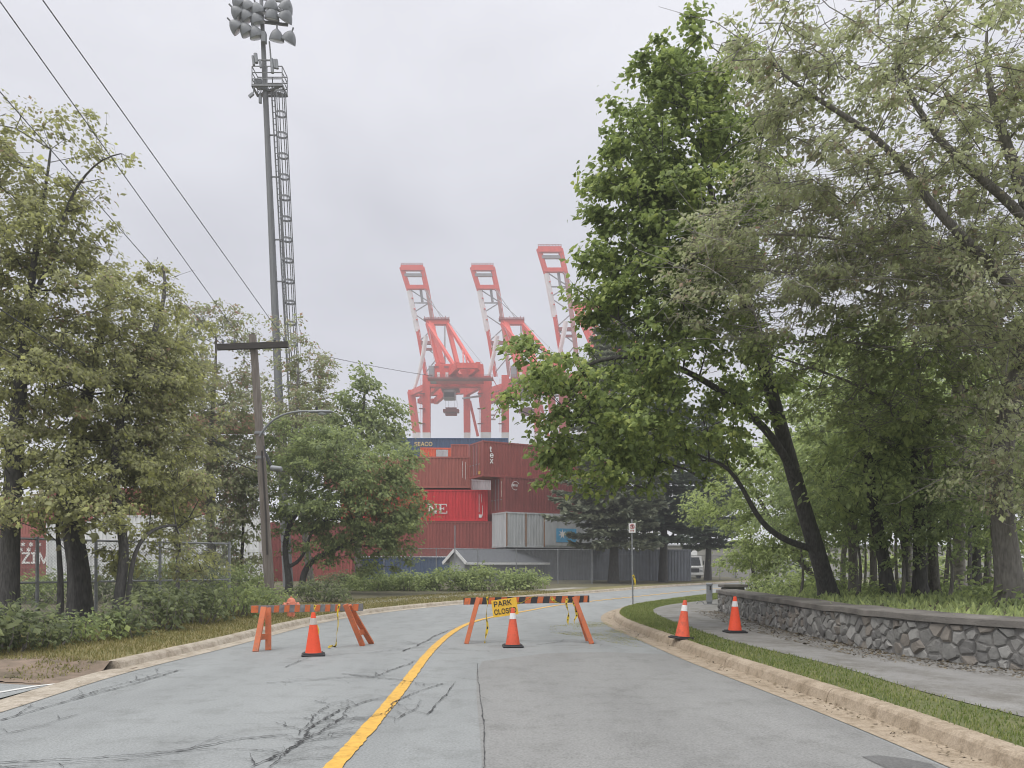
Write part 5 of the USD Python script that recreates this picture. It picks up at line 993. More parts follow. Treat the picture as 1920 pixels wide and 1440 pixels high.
# ---------------------------------------------------------------- cranes
def crane():
    O = P(840, HY, 215); O[2] = 0
    root = thing('gantry_crane', 'leftmost red and white quay crane with raised boom, fully in view', 'crane', O)
    Q = lambda px, py, Y: P(px, py, Y) - O
    R, Wt, Gy, D = M['crane_red'], M['crane_white'], M['crane_grey'], M['crane_dark']
    N, FAR = 215, 240
    m = lambda px, Y: px * Y / F
    def leg(px, ytop, Y, w, pxm=None, ybend=None):
        w_ = m(w, Y); a = Q(px, ytop, Y); b = Q(pxm or px, 812, Y); e = b.copy(); e[2] = 0
        obj('leg', MB().beam(a, b, w_, w_ * 1.1), R, root); obj('leg_foot', MB().beam(b + [0, 0, -.002], e, w_ * .995, w_ * 1.09), Wt, root)
    leg(800, 705, N, 14); leg(911, 707, N, 19); leg(771, 735, FAR, 13, 781); leg(875, 718, FAR, 12, 876)
    obj('diagonal_brace', MB().beam(Q(881, 752, FAR), Q(896, 818, FAR), m(5, FAR)), R, root)
    obj('portal_beam', MB().beam(Q(793, 719, N), Q(922, 719, N), m(14, N), m(15, N)), R, root)
    obj('portal_beam', MB().beam(Q(766, 738, FAR), Q(882, 732, FAR), m(10, FAR), m(12, FAR)), R, root)
    obj('sill_beam', MB().beam(Q(868, 747, FAR), Q(922, 740, N), .5, .5), Gy, root)
    for a, b in ((806, 772), (903, 876)): obj('side_beam', MB().beam(Q(a, 722, N), Q(b, 737, FAR), m(8, N), m(11, N)), R, root)
    # main girders from the back reach to the boom hinge, 53 m up
    for px0, px1 in ((858, 789), (897, 817)): obj('girder', MB().beam(Q(px0, 686, 198), Q(px1, 752, FAR + 3), 1.1, 2.0), R, root)
    for px, py, Y in ((877, 686, 198), (843, 718, 216), (803, 752, FAR + 3)): obj('girder_tie', MB().beam(Q(px - m(0, Y) - 20, py, Y), Q(px + 20, py, Y), .9, 1.4), R, root)
    # raised boom in three colours
    bl = [(798, 706), (783, 622), (767, 545), (753, 501)]; br = [(824, 706), (813, 622), (801, 545), (791, 501)]
    Yb = lambda py: 243 - (706 - py) * .015
    for ch, ms in ((bl, (R, Wt, R)), (br, (M['crane_mid'], M['crane_mid'], R))):
        for (a, b), mm in zip(zip(ch[:-1], ch[1:]), ms):
            obj('boom_girder', MB().beam(Q(*a, Yb(a[1])), Q(*b, Yb(b[1])), .95, 1.3), mm, root)
        for y in (560, 580, 600, 620, 640, 660, 680): 
            x_ = np.interp(-y, [-p[1] for p in ch], [p[0] for p in ch]); obj('boom_bracket', MB().box(Q(x_ + 3.4, y, Yb(y)), (.5, 1.2, .28)), R, root)
        wl_ = MB(); sgn = -1 if ch is bl else 1
        for (xa, ya), (xb, yb) in zip(ch[:-1], ch[1:]): wl_.beam(Q(xa + 4.2, ya, Yb(ya)), Q(xb + 4.2, yb, Yb(yb)), .22)
        obj('boom_walkway', wl_, R, root)
    def tie(y, w, mm, h=None):
        f_ = lambda ch: np.interp(-y, [-p[1] for p in ch], [p[0] for p in ch]); obj('boom_tie', MB().beam(Q(f_(bl) - 2, y, Yb(y)), Q(f_(br) + 2, y, Yb(y)), w, h or w), mm, root)
    tie(503, 1.3, R, 1.6); tie(516, .9, Gy, .9); tie(539, 1.3, R, 1.2); tie(568, .35, Gy); tie(643, 1.0, D); tie(655, .7, D)
    fl = lambda y: np.interp(-y, [-p[1] for p in bl], [p[0] for p in bl]); fr = lambda y: np.interp(-y, [-p[1] for p in br], [p[0] for p in br])
    for y0, y1 in ((541, 566), (586, 568), (588, 612), (640, 616), (642, 668), (700, 672)): obj('boom_brace', MB().beam(Q(fl(y0), y0, Yb(y0)), Q(fr(y1), y1, Yb(y1)), .28), Gy, root)
    rl = MB()
    for px in np.linspace(752, 793, 9): rl.beam(Q(px, 500, 240), Q(px, 493, 240), .10)
    rl.beam(Q(752, 496, 240), Q(793, 496, 240), .10); rl.beam(Q(752, 493.5, 240), Q(793, 493.5, 240), .12)
    obj('tip_railing', rl, D, root)
    obj('boom_ladder', MB().beam(Q(789, 543, 241), Q(792, 566, 241), .8, .5), Gy, root)
    # apex frame and stays
    for a, b, w in (((806, 604), (829, 684), 10), ((801, 606), (822, 684), 6), ((839, 606), (858, 684), 7)): obj('apex_leg', MB().beam(Q(*a, 226), Q(*b, 216), m(w, 220)), R, root)
    obj('apex_beam', MB().beam(Q(799, 604, 226), Q(842, 604, 226), 1.8, 1.6), R, root)
    obj('apex_platform', MB().beam(Q(795, 600, 226), Q(843, 600, 226), 2.4, .3), D, root)
    rl = MB()
    for px in np.linspace(796, 842, 8): rl.beam(Q(px, 600, 226), Q(px, 592 + (px % 5), 226), .18)
    rl.beam(Q(796, 595, 226), Q(842, 595, 226), .12); obj('apex_railing', rl, D, root)
    for a, b, w in (((802, 608), (863, 704), 5.5), ((840, 608), (892, 692), 5.5)): obj('backstay', MB().beam(Q(*a, 225), Q(*b, 200), m(w, 215)), R, root)
    for a, b in (((871, 657), (878, 690)), ((868, 655), (869, 690))): obj('backstay_brace', MB().beam(Q(*a, 208), Q(*b, 203), .3), R, root)
    obj('lift_shaft', MB().beam(Q(834, 612, 222), Q(834, 684, 218), .5), Gy, root)
    for a, b in (((796, 542), (832, 604)), ((800, 560), (838, 602))): obj('forestay', MB().beam(Q(*a, 240), Q(*b, 227), .16), Gy, root)
    tb = spline([Q(799, 630, 238), Q(791, 676, 239), Q(784, 706, 240), Q(775, 733, 241)], 14); obj('folded_stay', MB().tube(tb, np.linspace(.75, .45, 14), 8), Wt, root, smooth=50)
    # machinery house
    h0, h1 = Q(815, 709, 205), Q(906, 682, 205); obj('machinery_house', MB().box(((h0[0] + h1[0]) / 2, h0[1] + 3.5, (h0[2] + h1[2]) / 2), (h1[0] - h0[0], 7, h1[2] - h0[2]), .12), R, root)
    g0 = Q(804, 709, 206); obj('switch_room', MB().box(((h0[0] + g0[0]) / 2 - .02, h0[1] + 3.5, (h0[2] + h1[2]) / 2 - .2), (h0[0] - g0[0], 6, (h1[2] - h0[2]) * .92), .1), Gy, root)
    for px in (822, 838): 
        w0 = Q(px, 704, 205); obj('house_door', MB().box((w0[0], h0[1] - .03, w0[2] + .2), (.75, .06, 1.3)), Wt, root)
    obj('deck', MB().beam(Q(802, 711, 204), Q(925, 711, 204), 3.0, .35), D, root)
    rl = MB()
    for px in np.linspace(803, 924, 22): rl.beam(Q(px, 710, 203.4), Q(px, 703, 203.4), .09)
    rl.beam(Q(803, 703, 203.4), Q(924, 703, 203.4), .09); rl.beam(Q(803, 706.5, 203.4), Q(924, 706.5, 203.4), .07); obj('deck_railing', rl, D, root)
    k0 = Q(845, 728, 222); obj('trolley', MB().box(k0 + [0, 0, 0], (5.2, 5, 1.6), .1), D, root); obj('operator_cab', MB().box(Q(843, 741, 221), (3.4, 3.2, 2.6), .2), Gy, root); obj('cab_window', MB().box(Q(843, 742, 221) + [0, -1.62, 0], (2.8, .06, 1.3)), M['glass_dark'], root)
    s0 = Q(846, 771, 224); obj('spreader', MB().box(s0, (4.6, 2.2, .9), .08).box(s0 + [0, 0, -.9], (3.4, 1.2, .8), .1).box(s0 + [0, 0, .75], (3.2, 1.6, .5), .05), D, root)
    for dx in (-1.8, -.9, .9, 1.8): obj('hoist_rope', MB().beam(s0 + [dx, 0, 1], s0 + [dx * .8, 0, 6.5], .07), Gy, root)
    for px, w_ in ((800, 12), (911, 16)):      # ladders and landings on the near legs
        ld = MB()
        for dx in (-.35, .35): ld.beam(Q(px - w_ * .62, 712, N) + [dx, -1.3, 0], Q(px - w_ * .62, 812, N) + [dx, -1.3, 0], .08)
        obj('leg_ladder', ld, R, root)
        for py in (740, 768, 796): obj('landing', MB().box(Q(px - w_ * .62, py, N) + [0, -1.3, 0], (1.6, 1.3, .12)), D, root)
    for a, b in (((815, 682), (803, 606)), ((906, 684), (842, 604)), ((877, 686), (842, 604))): obj('rigging_rope', MB().beam(Q(*a, 204), Q(*b, 225), .07), Gy, root)
    for k in range(5):
        x_ = 818 + k * 19; obj('house_vent', MB().box(Q(x_, 688, 204.96), (1.2, .08, .5)), D, root)
    zz = MB()
    for k, (xa, ya, xb, yb) in enumerate(((925, 712, 935, 730), (935, 730, 925, 748), (925, 748, 935, 766), (935, 766, 925, 784))): zz.beam(Q(xa, ya, N), Q(xb, yb, N), .9, .12)
    obj('stairs', zz, R, root)
    for px, py in ((923, 778), (924, 786)): obj('leg_platform', MB().box(Q(px, py, N), (1.6, 1.6, .25)), Wt, root)
    return root, O
cr0, O0 = crane()
def shift(px, py_top, Y, ref=(753, 501, 240)):
    return O0 + P(px, py_top, Y) - P(*ref)
p2 = O0 + np.array([(885 - 753) * 240 / F, 0, 0]); dup(cr0, p2, label='middle red and white quay crane, its lower half behind the maple')
p3 = np.array([O0[0] + (1013 - 753) * 240 / F - 1.0, O0[1] - 14, 0]); dup(cr0, p3, label='rightmost quay crane, mostly hidden behind the maple')

# ---------------------------------------------------------------- floodlight mast
YM = 45.0
def mast():
    Q = lambda px, py, dY=0: P(px, py, YM + dY)
    base = Q(541, 1105); base[2] = 0
    root = thing('floodlight_mast', 'tall leaning grey mast with floodlights, caged ladder and work platform', 'floodlight mast')
    ax = lambda y: 490 + (y / 1105.0) * 49          # the axis as seen
    q = lambda y, dx=0, dY=0: Q(ax(y) + dx, y, dY)
    pts = [base, q(700), q(400), q(170), q(-20)]
    obj('shaft', MB().tube(spline(pts, 24), np.interp(np.linspace(0, 1, 24), [0, .35, .6, .85, 1], [.30, .235, .19, .155, .10]), 14), M['steel_grey'], root, smooth=50)
    s = YM / F
    # floodlights in tiers
    lens = M['lens']
    def lamp(px, py, tilt, side, sz=1.0):
        c = Q(px, py, -.3); rt = thing_part(root, 'floodlight')
        prof = np.array([[.0, .30], [.09, .30], [.15, .25], [.24, .17], [.33, .04], [.39, -.12], [.42, -.24], [.42, -.29], [.39, -.30]]) * sz * 1.02
        v, f = MB().lathe(prof, 14).get(); a = math.radians(tilt); ca, sa = math.cos(a), math.sin(a)
        Rm = np.array([[ca, 0, -sa], [0, 1, 0], [sa, 0, ca]]) @ np.array([[1, 0, 0], [0, math.cos(.35), -math.sin(.35)], [0, math.sin(.35), math.cos(.35)]])
        obj('housing', (v @ Rm.T + c, f), M['lamp_grey'], rt, smooth=40)
        v, f = MB().lathe(np.array([[.39, -.295], [.2, -.325], [.0, -.33]]) * sz * 1.02, 14).get(); obj('lens', (v @ Rm.T + c, f), lens, rt, smooth=40)
        v, f = MB().tube([(0, 0, .28), (0, 0, .52)], .05, 6).get(); obj('bracket', (v @ Rm.T * 1 + c, f), M['steel_grey'], rt)
    for y, rowl, rowr in ((4, (445, 463, 482), (509, 538)), (22, (443, 461, 481), (510, 537)), (48, (440, 460, 479), (519, 544))):
        l_, r_2 = Q(rowl[0], y - 10, -.1), Q(rowr[-1] - 4, y + 2, .1)
        obj('crossarm', MB().beam(l_ + [0, 0, .1], r_2 + [0, 0, .1], .11, .14), M['steel_grey'], root)
        for i, px in enumerate(rowl): lamp(px, y + (0 if i == 0 else 6 * i), 48 - 16 * i, -1)
        for i, px in enumerate(rowr): lamp(px, y + 4 + 3 * i + (14 if y > 40 else 0), -8 - 22 * i, 1)
    obj('junction_box', MB().box(Q(495, 71, -.35), (.28, .3, .62), .03), M['lamp_grey'], root)
    obj('conduit', MB().tube([Q(505, 78, -.3), Q(507, 100, -.3), Q(508, 112, -.3)], .045, 6), M['steel_grey'], root)
    # antennas
    obj('antenna_bar', MB().beam(Q(476, 113, -.3), Q(516, 113, -.3), .07), M['steel_grey'], root)
    for px, y0, y1, w in ((474, 105, 122, .14), (479, 101, 118, .20), (487, 112, 127, .12), (509, 110, 137, .17), (514, 112, 128, .16), (518, 112, 129, .16)):
        a, b = Q(px, y0, -.5), Q(px + 2, y1, -.5); obj('antenna', MB().tube([a, b], w / 2 * 1.1, 8), M['galv'], root, smooth=50)
    # platform with a guard rail
    yb, yt = 176, 157
    c00, c10 = Q(477, yb, -1.0), Q(531, yb + 1, -1.0); c01, c11 = Q(480, yt, 1.0), Q(537, yt + 1, 1.0)
    zf = P(500, 170, YM)[2]
    X0, X1, Y0, Y1 = P(478, 170, YM)[0], P(534, 170, YM)[0], YM - .5, YM + .5
    fl = MB()
    for a, b in (((X0, Y0), (X1, Y0)), ((X1, Y0), (X1, Y1)), ((X1, Y1), (X0, Y1)), ((X0, Y1), (X0, Y0)), ((X0, Y0), (X1, Y1)), ((X0, Y1), (X1, Y0))): fl.beam((*a, zf), (*b, zf), .09, .12)
    obj('platform_frame', fl, M['steel_grey'], root)
    gr = MB()
    for k in np.linspace(.08, .92, 16):
        x = X0 + (X1 - X0) * k
        gr.beam((x, Y0 + .06, zf + .08), (x, Y1 - .06, zf + .08), .025)
    obj('platform_grating', gr, M['steel_grey'], root)
    gr = MB(); cs = [(X0, Y0), ((X0 + X1) / 2, Y0), (X1, Y0), (X1, Y1), ((X0 + X1) / 2, Y1), (X0, Y1)]
    for c_ in cs: gr.beam((*c_, zf), (*c_, zf + 1.1), .045)
    for z in (.38, .74, 1.1):
        for a, b in zip(cs, cs[1:] + cs[:1]): gr.beam((*a, zf + z), (*b, zf + z), .04)
    obj('guard_rail', gr, M['steel_grey'], root)
    obj('camera_box', MB().beam(Q(467, 182, -.4), Q(475, 175, -.4), .14).beam(Q(475, 175, -.4), (X0 + .1, Y0, zf), .05), M['galv'], root); obj('hanging_box', MB().box(Q(488, 187, -.4), (.16, .14, .42), .02).beam(Q(488, 187, -.4), (Q(488, 187, -.4)[0], Q(488, 187, -.4)[1], zf), .03), M['lamp_grey'], root)
    obj('equipment_case', MB().box(Q(485, 156, .3), (.45, .4, .3), .02), M['lamp_grey'], root)
    # ladder with safety cage
    lx = lambda y: ax(y) + 13 + (y - 170) * .012; cx_ = lambda y: ax(y) + 27 + (y - 170) * .004
    rails = MB()
    for dx in (-1.5, 4): rails.tube([Q(lx(y) + dx, y, -.15) for y in (172, 400, 700, 900)], .045, 5)
    obj('ladder_rails', rails, M['steel_grey'], root)
    y = 178.0
    while y < 760:
        obj('rung', MB().beam(Q(lx(y) - 1.5, y, -.15), Q(lx(y) + 4, y, -.15), .03), M['steel_grey'], root); y += 11
    for y in np.arange(175, 800, 39.2):
        c = Q(cx_(y), y, -.3); a = np.linspace(0, 2 * np.pi, 25); rr = 10.5 * s
        ring = np.c_[c[0] + rr * np.cos(a), c[1] + rr * np.sin(a), np.full(25, c[2])]
        hb = MB(); hb.strip(ring - [0, 0, .06], ring + [0, 0, .06]); r2 = c + (ring - c) * .955; hb.strip(r2 - [0, 0, .06], r2 + [0, 0, .06]); hb.strip(ring + [0, 0, .06], r2 + [0, 0, .06])
        obj('cage_hoop', hb, M['steel_grey'], root, smooth=50)
        if int(y) % 2: obj('stay_bracket', MB().beam(q(y, 4), Q(cx_(y) - 10, y, -.2), .07), M['steel_grey'], root)
    for k in range(6):
        a = -1.9 + k * .98; b = MB()
        pts = [Q(cx_(y), y, -.3) + np.array([10.3 * s * math.cos(a), 10.3 * s * math.sin(a), 0]) for y in (175, 480, 800)]
        b.tube(pts, .028, 4); obj('cage_bar', b, M['steel_grey'], root)
    return root
def thing_part(root, name):
    x = UsdGeom.Xform.Define(stage, str(root.GetPath()) + '/' + numbered(str(root.GetPath()), name)); return x.GetPrim()
mast()

# ---------------------------------------------------------------- utility pole
YU = 29.0
up = thing('utility_pole', 'weathered leaning wooden utility pole with crossarm and curved lamp arm', 'utility pole')
U = lambda px, py, dY=0: P(px, py, YU + dY)
b0 = U(506, 1130); pp_ = spline([b0, U(499, 1000), U(488, 830), U(478, 680), U(473, 628)], 22)
v, f = MB().tube(pp_, np.linspace(.19, .135, 22), 14).get(); v = v + (meshkit.fbm(v * [6, 6, 1.2], 3, 2)[:, None] - .5) * [.05, .05, 0]
obj('pole', (v, f), M['pole_wood'], up, smooth=60)
obj('crossarm', MB().beam(U(408, 651, -.18), U(540, 646, -.18), .14, .22), M['arm_wood'], up)
for px in (418, 440, 515, 533): obj('insulator', MB().lathe([(.03, 0), (.03, .06), (.055, .07), (.055, .11), (.03, .13), (.045, .15), (.02, .19), (0, .2)], 10, U(px, 652 - (px - 408) * .04 - 6, -.18)), M['lamp_grey'], up, smooth=40)
obj('pole_band', MB().lathe([(.185, -.05), (.185, .05)], 14, U(486.5, 812)), M['galv'], up, smooth=40); obj('pole_band', MB().lathe([(.19, -.05), (.19, .05)], 14, U(488, 858)), M['galv'], up, smooth=40)
obj('lamp_arm', MB().tube(spline([U(487, 818, -.2), U(498, 802, -.3), U(515, 786, -.4), U(540, 775, -.5), U(572, 771, -.6), U(588, 771.5, -.6)], 22), np.linspace(.045, .035, 22), 8), M['galv'], up, smooth=50)
hd = U(600, 772, -.65); v, f = MB().lathe([(0, -.42), (.06, -.42), (.09, -.3), (.13, 0), (.12, .3), (.06, .46), (0, .48)], 12).get(); v = v[:, [2, 1, 0]] * [1, 1, .55]
obj('lamp_head', (v + hd, f), M['galv'], up, smooth=50); v2 = trimesh.creation.icosphere(2, 1.0); obj('lamp_bowl', (v2.vertices * [.17, .11, .07] + hd + [.08, 0, -.07], v2.faces), M['lens'], up, smooth=True)
obj('photocell', MB().lathe([(.045, 0), (.045, .10), (.02, .13), (0, .13)], 8, hd + [-.12, 0, .06]), M['rubber'], up)
t0, t1 = U(507, 877, -.3), U(529, 880, -.3); obj('cable_splice', MB().tube([t0, t0 + (t1 - t0) * .08, t0 + (t1 - t0) * .92, t1], [.06, .105, .105, .06], 10), M['galv'], up, smooth=40)
for a, b, c_ in (((496, 836), (500, 860), (508, 876)), ((499, 850), (505, 862), (510, 874))): obj('drip_loop', MB().tube(spline([U(*a, -.25), U(*b, -.3), U(*c_, -.3)], 12), .03, 5), M['wire'], up)
obj('ground_conduit', MB().tube([U(491, 845, -.22), U(499, 970, -.24), U(501, 1040, -.24)], .035, 6), M['arm_wood'], up, smooth=50)
def wire(label, a, b, far, sag=.25, r=.011, n=24):
    """a: 3d start at the pole, b: (px, py, Y) a point it passes on its way to the next pole"""
    a = np.asarray(a, float); p = P(*b); e = a + (p - a) * far; t = np.linspace(0, 1, n)
    c = a + (e - a) * t[:, None]; tb = 1 / far; c[:, 2] -= sag * (t * (1 - t)) * 4 - 0; c[:, 2] += sag * 4 * tb * (1 - tb) * t / tb if False else 0
    obj('overhead_wire', MB().tube(c, r, 5, caps=False), M['wire'], label=label, cat='wire', group=GROUPS['overhead_wire'])
wire('overhead wire from the crossarm right end, rightmost of the parallel pair', U(533, 636, -.2), (80, 0, 13.0), 1.5, .0)
wire('overhead wire from the inner crossarm, left of the rightmost one', U(455, 640, -.2), (5, 10, 13.2), 1.5, .0)
wire('overhead wire crossing the tallest left maple, leftmost of the upper three', U(414, 645, -.2), (20, 195, 15.5), 1.5, .0)
wire('lower cable across the left foliage, upper of the low pair', U(482, 868, -.2), (0, 556, 15), 1.4, .3, .014)
wire('lower cable across the left foliage, bottom of the low pair', U(484, 884, -.2), (0, 628, 16), 1.4, .3, .018)
wire('thin wire running from the mast towards the leftmost crane', P(570, 659, 45), (775, 698, 60), 1.25, .1, .018)

# ---------------------------------------------------------------- shed, fences, sign, cabinet, truck
def shed():
    Y0 = 57.0; p0 = P(893, 1098, Y0); p1 = P(978 - 60 + 6, 1098, Y0); s = Y0 / F
    root = thing('shed', 'small grey shed with white fascia and shallow shingle roof', 'shed', (P(857, HY, Y0)[0], Y0, 0), (0, 0, -38))
    # local: gable faces -y, ridge along +y
    w, ln, ez, rz = 1.5, 11.6, 1.95, 2.72
    ov = .28
    obj('gable_wall', MB().add([[-w / 2, 0, -.4], [w / 2, 0, -.4], [w / 2, 0, ez], [0, 0, rz - .18], [-w / 2, 0, ez]], [[0, 1, 2], [0, 2, 3], [0, 3, 4]]), M['shed_wall'], root)
    obj('side_wall', MB().box((w / 2 - .03, ln / 2, (ez - .4) / 2), (.05, ln - .06, ez + .4)), M['shed_side'], root); obj('side_wall', MB().box((-w / 2 + .03, ln / 2, (ez - .4) / 2), (.05, ln - .06, ez + .4)), M['shed_side'], root)
    obj('rear_wall', MB().box((0, ln - .02, (ez - .4) / 2), (w - .1, .04, ez + .4)), M['shed_side'], root)
    e = w / 2 + .42; drop = (rz - ez) / (w / 2) * .42 * .6
    for sx in (-1, 1):
        a = np.array([[0, -ov, rz], [sx * e, -ov, ez - drop], [sx * e, ln + ov, ez - drop], [0, ln + ov, rz]]); up_ = np.array([0, 0, .06])
        obj('roof_slope', MB().add(np.vstack([a, a + up_]), [[0, 1, 2, 3], [4, 7, 6, 5], [0, 4, 5, 1], [1, 5, 6, 2], [2, 6, 7, 3], [3, 7, 4, 0]]), M['shed_roof'], root)
        obj('bargeboard', MB().beam((0, -ov - .03, rz - .07), (sx * e, -ov - .03, ez - drop - .05), .04, .22), M['white'], root)
        obj('eaves_board', MB().beam((sx * (e + .025), -ov, ez - drop - .05), (sx * (e + .025), ln + ov, ez - drop - .05), .04, .18), M['white'], root)
    n = 9
    for k in range(n): obj('siding_board', MB().box((0, -.012, -.35 + k * .25), (w - .02, .02, .238)), M['shed_wall'], root)
shed()
def fence(name, label, posts, z0, h, mesh=True, m=None, rails=(1.0,), pr=.035, wr=.004, pitch=.085):
    root = thing(name, label, 'fence'); m = m or M['galv']; posts = np.asarray(posts, float)
    for p in posts: obj('post', MB().tube([(p[0], p[1], z0 - .2), (p[0], p[1], z0 + h + .06)], pr, 8), m, root, smooth=50)
    for a, b in zip(posts[:-1], posts[1:]):
        for r_ in rails: obj('rail', MB().tube([(*a, z0 + h * r_), (*b, z0 + h * r_)], pr * .7, 6), m, root, smooth=50)
        if mesh:
            l = np.linalg.norm(b - a); mb = MB(); n = int((l + h) / pitch)
            A_, B_ = [], []
            for k in range(n):
                x = -h + k * pitch
                for sgn in (1, -1):
                    za, zb = 0.0, h; xa, xb = (x, x + h) if sgn > 0 else (x + h, x)
                    def clipx(xa, za, xb, zb):
                        t0, t1 = 0, 1; dx = xb - xa
                        ta, tb_ = sorted(((0 - xa) / dx, (l - xa) / dx)); t0, t1 = max(0, ta), min(1, tb_)
                        return None if t1 <= t0 else ((xa + dx * t0, za + (zb - za) * t0), (xa + dx * t1, za + (zb - za) * t1))
                    c_ = clipx(xa, za, xb, zb)
                    if c_: A_.append(c_[0]); B_.append(c_[1])
            A_, B_ = np.array(A_), np.array(B_); d = (b - a) / l
            pa = np.c_[a + d * A_[:, :1], z0 + A_[:, 1]]; pb = np.c_[a + d * B_[:, :1], z0 + B_[:, 1]]
            nrm = np.array([-d[1], d[0], 0]); ax = unit(pb - pa); u = np.cross(ax, nrm)
            V = []; 
            for e in (pa, pb):
                for ang in (0, 2.094, 4.189): V.append(e + wr * (math.cos(ang) * u + math.sin(ang) * nrm))
            V = np.stack(V, 1); Q = np.array([[0, 1, 4, 3], [1, 2, 5, 4], [2, 0, 3, 5]])
            mb.add(V.reshape(-1, 3), (np.arange(len(pa))[:, None, None] * 6 + Q[None]).reshape(-1, 4)); obj('mesh_panel', mb, m, root)
    return root
yf = 52.0
fence('chain_link_fence', 'chain link fence in front of the shed and pale containers', [P(px, HY, yf + (px - 818) * .012)[:2] for px in (720, 770, 818, 896, 968, 1046, 1110)], 0.0, 2.62, rails=(1.0, .03))
fence('chain_link_fence', 'chain link fence running behind the spruce trunks', [P(px, HY, 62 + (px - 1110) * .045)[:2] for px in (1112, 1170, 1232, 1290, 1350, 1420, 1500)], -.1, 2.5, rails=(1.0, .03))
fence('chain_link_fence', 'chain link fence half lost in the shrubs of the left bank', [P(px, HY, 20.5 + (px - 70) * .012)[:2] for px in (-40, 70, 180, 300, 430)], .2, 2.0, rails=(1.0, .42), pr=.045)
for px, y0, Y, lab in ((853, 985, 54, 'tall thin steel post standing left of the shed gable'),):
    pb = P(px, 1100, Y); obj('steel_post', MB().tube([(pb[0], pb[1], -.2), (pb[0], pb[1], P(px, y0, Y)[2])], .04, 8), M['galv'], smooth=50, label=lab, cat='post')

# no-stopping sign on its post
ps = P(1186.5, 1133, 27.2); sg = thing('street_sign', 'small white no stopping sign on a slim steel post by the bend', 'sign', (ps[0], ps[1], .14), (0, -.6, 0))
zt = P(1186, 973, 27.2)[2] - .14
obj('post', MB().tube([(0, 0, -.1), (0, 0, zt)], .028, 8), M['galv'], sg, smooth=50)
zs = P(1186, 990, 27.2)[2] - .14
obj('plate', MB().box((0, -.035, zs), (.24, .008, .34), .002), M['white'], sg)
a = np.linspace(0, 2 * np.pi, 25); obj('red_ring', MB().tube(np.c_[.075 * np.cos(a), np.full(25, -.042), .075 * np.sin(a) + zs + .05], .011, 5, caps=False), M['sign_red'], sg)
obj('red_slash', MB().beam((-.055, -.042, zs + .105), (.055, -.042, zs - .005), .012, .02), M['sign_red'], sg)
obj('symbol', MB().box((.0, -.0405, zs + .05), (.03, .004, .09)).box((.02, -.0405, zs + .07), (.035, .004, .045)), M['black'], sg)
obj('arrow', MB().box((0, -.0405, zs - .1), (.12, .004, .016)).box((-.05, -.0405, zs - .1), (.02, .004, .05)).box((.05, -.0405, zs - .1), (.02, .004, .05)), M['sign_red'], sg)
# ribbons of caution tape
def ribbon(name, label, pts, w=.05, twist=0.0, seed=0, n=40, group=None, dashes=True):
    r = np.random.default_rng(seed); c = spline(np.asarray(pts, float), n); t = unit(np.gradient(c, axis=0)); ph = twist * np.linspace(0, 1, n) + .5 * np.sin(np.linspace(0, 6, n) + seed)
    u0 = unit(np.cross(t, np.array([0, 1.0, .01]))); v0 = np.cross(t, u0); u = u0 * np.cos(ph)[:, None] + v0 * np.sin(ph)[:, None]; nn_ = np.cross(t, u) * .0008
    root = thing(name, label, 'caution tape', group=group)
    a, b = c + u * w / 2, c - u * w / 2; mb = MB().strip(a + nn_, b + nn_).strip(b - nn_, a - nn_).strip(a - nn_, a + nn_).strip(b + nn_, b - nn_); obj('band', mb, M['tape'], root, smooth=40)
    k = 1; pr = MB()
    while k < n - 4:
        sl = slice(k, k + 3); aa, bb = c[sl] + u[sl] * w * .26, c[sl] - u[sl] * w * .26
        pr.strip(aa + nn_[sl] * 2, bb + nn_[sl] * 2).strip(aa - nn_[sl] * 2, bb - nn_[sl] * 2); k += 6
    obj('black_print', pr, M['tape_print'], root, label='broken black print along the tape', kind='stuff')
ribbon('caution_tape', 'scrap of yellow tape tied round the sign post', [(ps[0], ps[1] - .045, P(0, 1078, 27.2)[2]), (ps[0] + .05, ps[1] - .06, P(0, 1086, 27.2)[2]), (ps[0] + .07, ps[1] - .06, P(0, 1096, 27.2)[2]), (ps[0] + .03, ps[1] - .06, P(0, 1104, 27.2)[2])], .07, 1.5, 3, 14)

# grey steel cabinet by the wall end
pc = P(1330, 1131, 26.4); cb = thing('steel_bin', 'upright grey steel bin with dark slot beside the wall end', 'bin', (pc[0], pc[1], .165), (0, 0, -12))
obj('body', MB().box((0, 0, .36), (.20, .20, .58), .015), M['galv'], cb); obj('hood', MB().box((0, 0, .69), (.22, .22, .08), .02), M['galv'], cb); obj('slot', MB().box((.03, -.104, .56), (.05, .012, .14)), M['black'], cb); obj('stand', MB().box((0, 0, .035), (.16, .16, .07)), M['galv'], cb)
a = np.linspace(0, np.pi, 12); obj('base_hoop', MB().tube(np.c_[-.30 + .12 * np.cos(a), np.full(12, -.05), .10 * np.sin(a)], .016, 6), M['galv'], cb, smooth=50)
obj('foot_bar', MB().tube([(-.18, -.05, .012), (.5, -.05, .012)], .014, 6), M['galv'], cb, smooth=50)

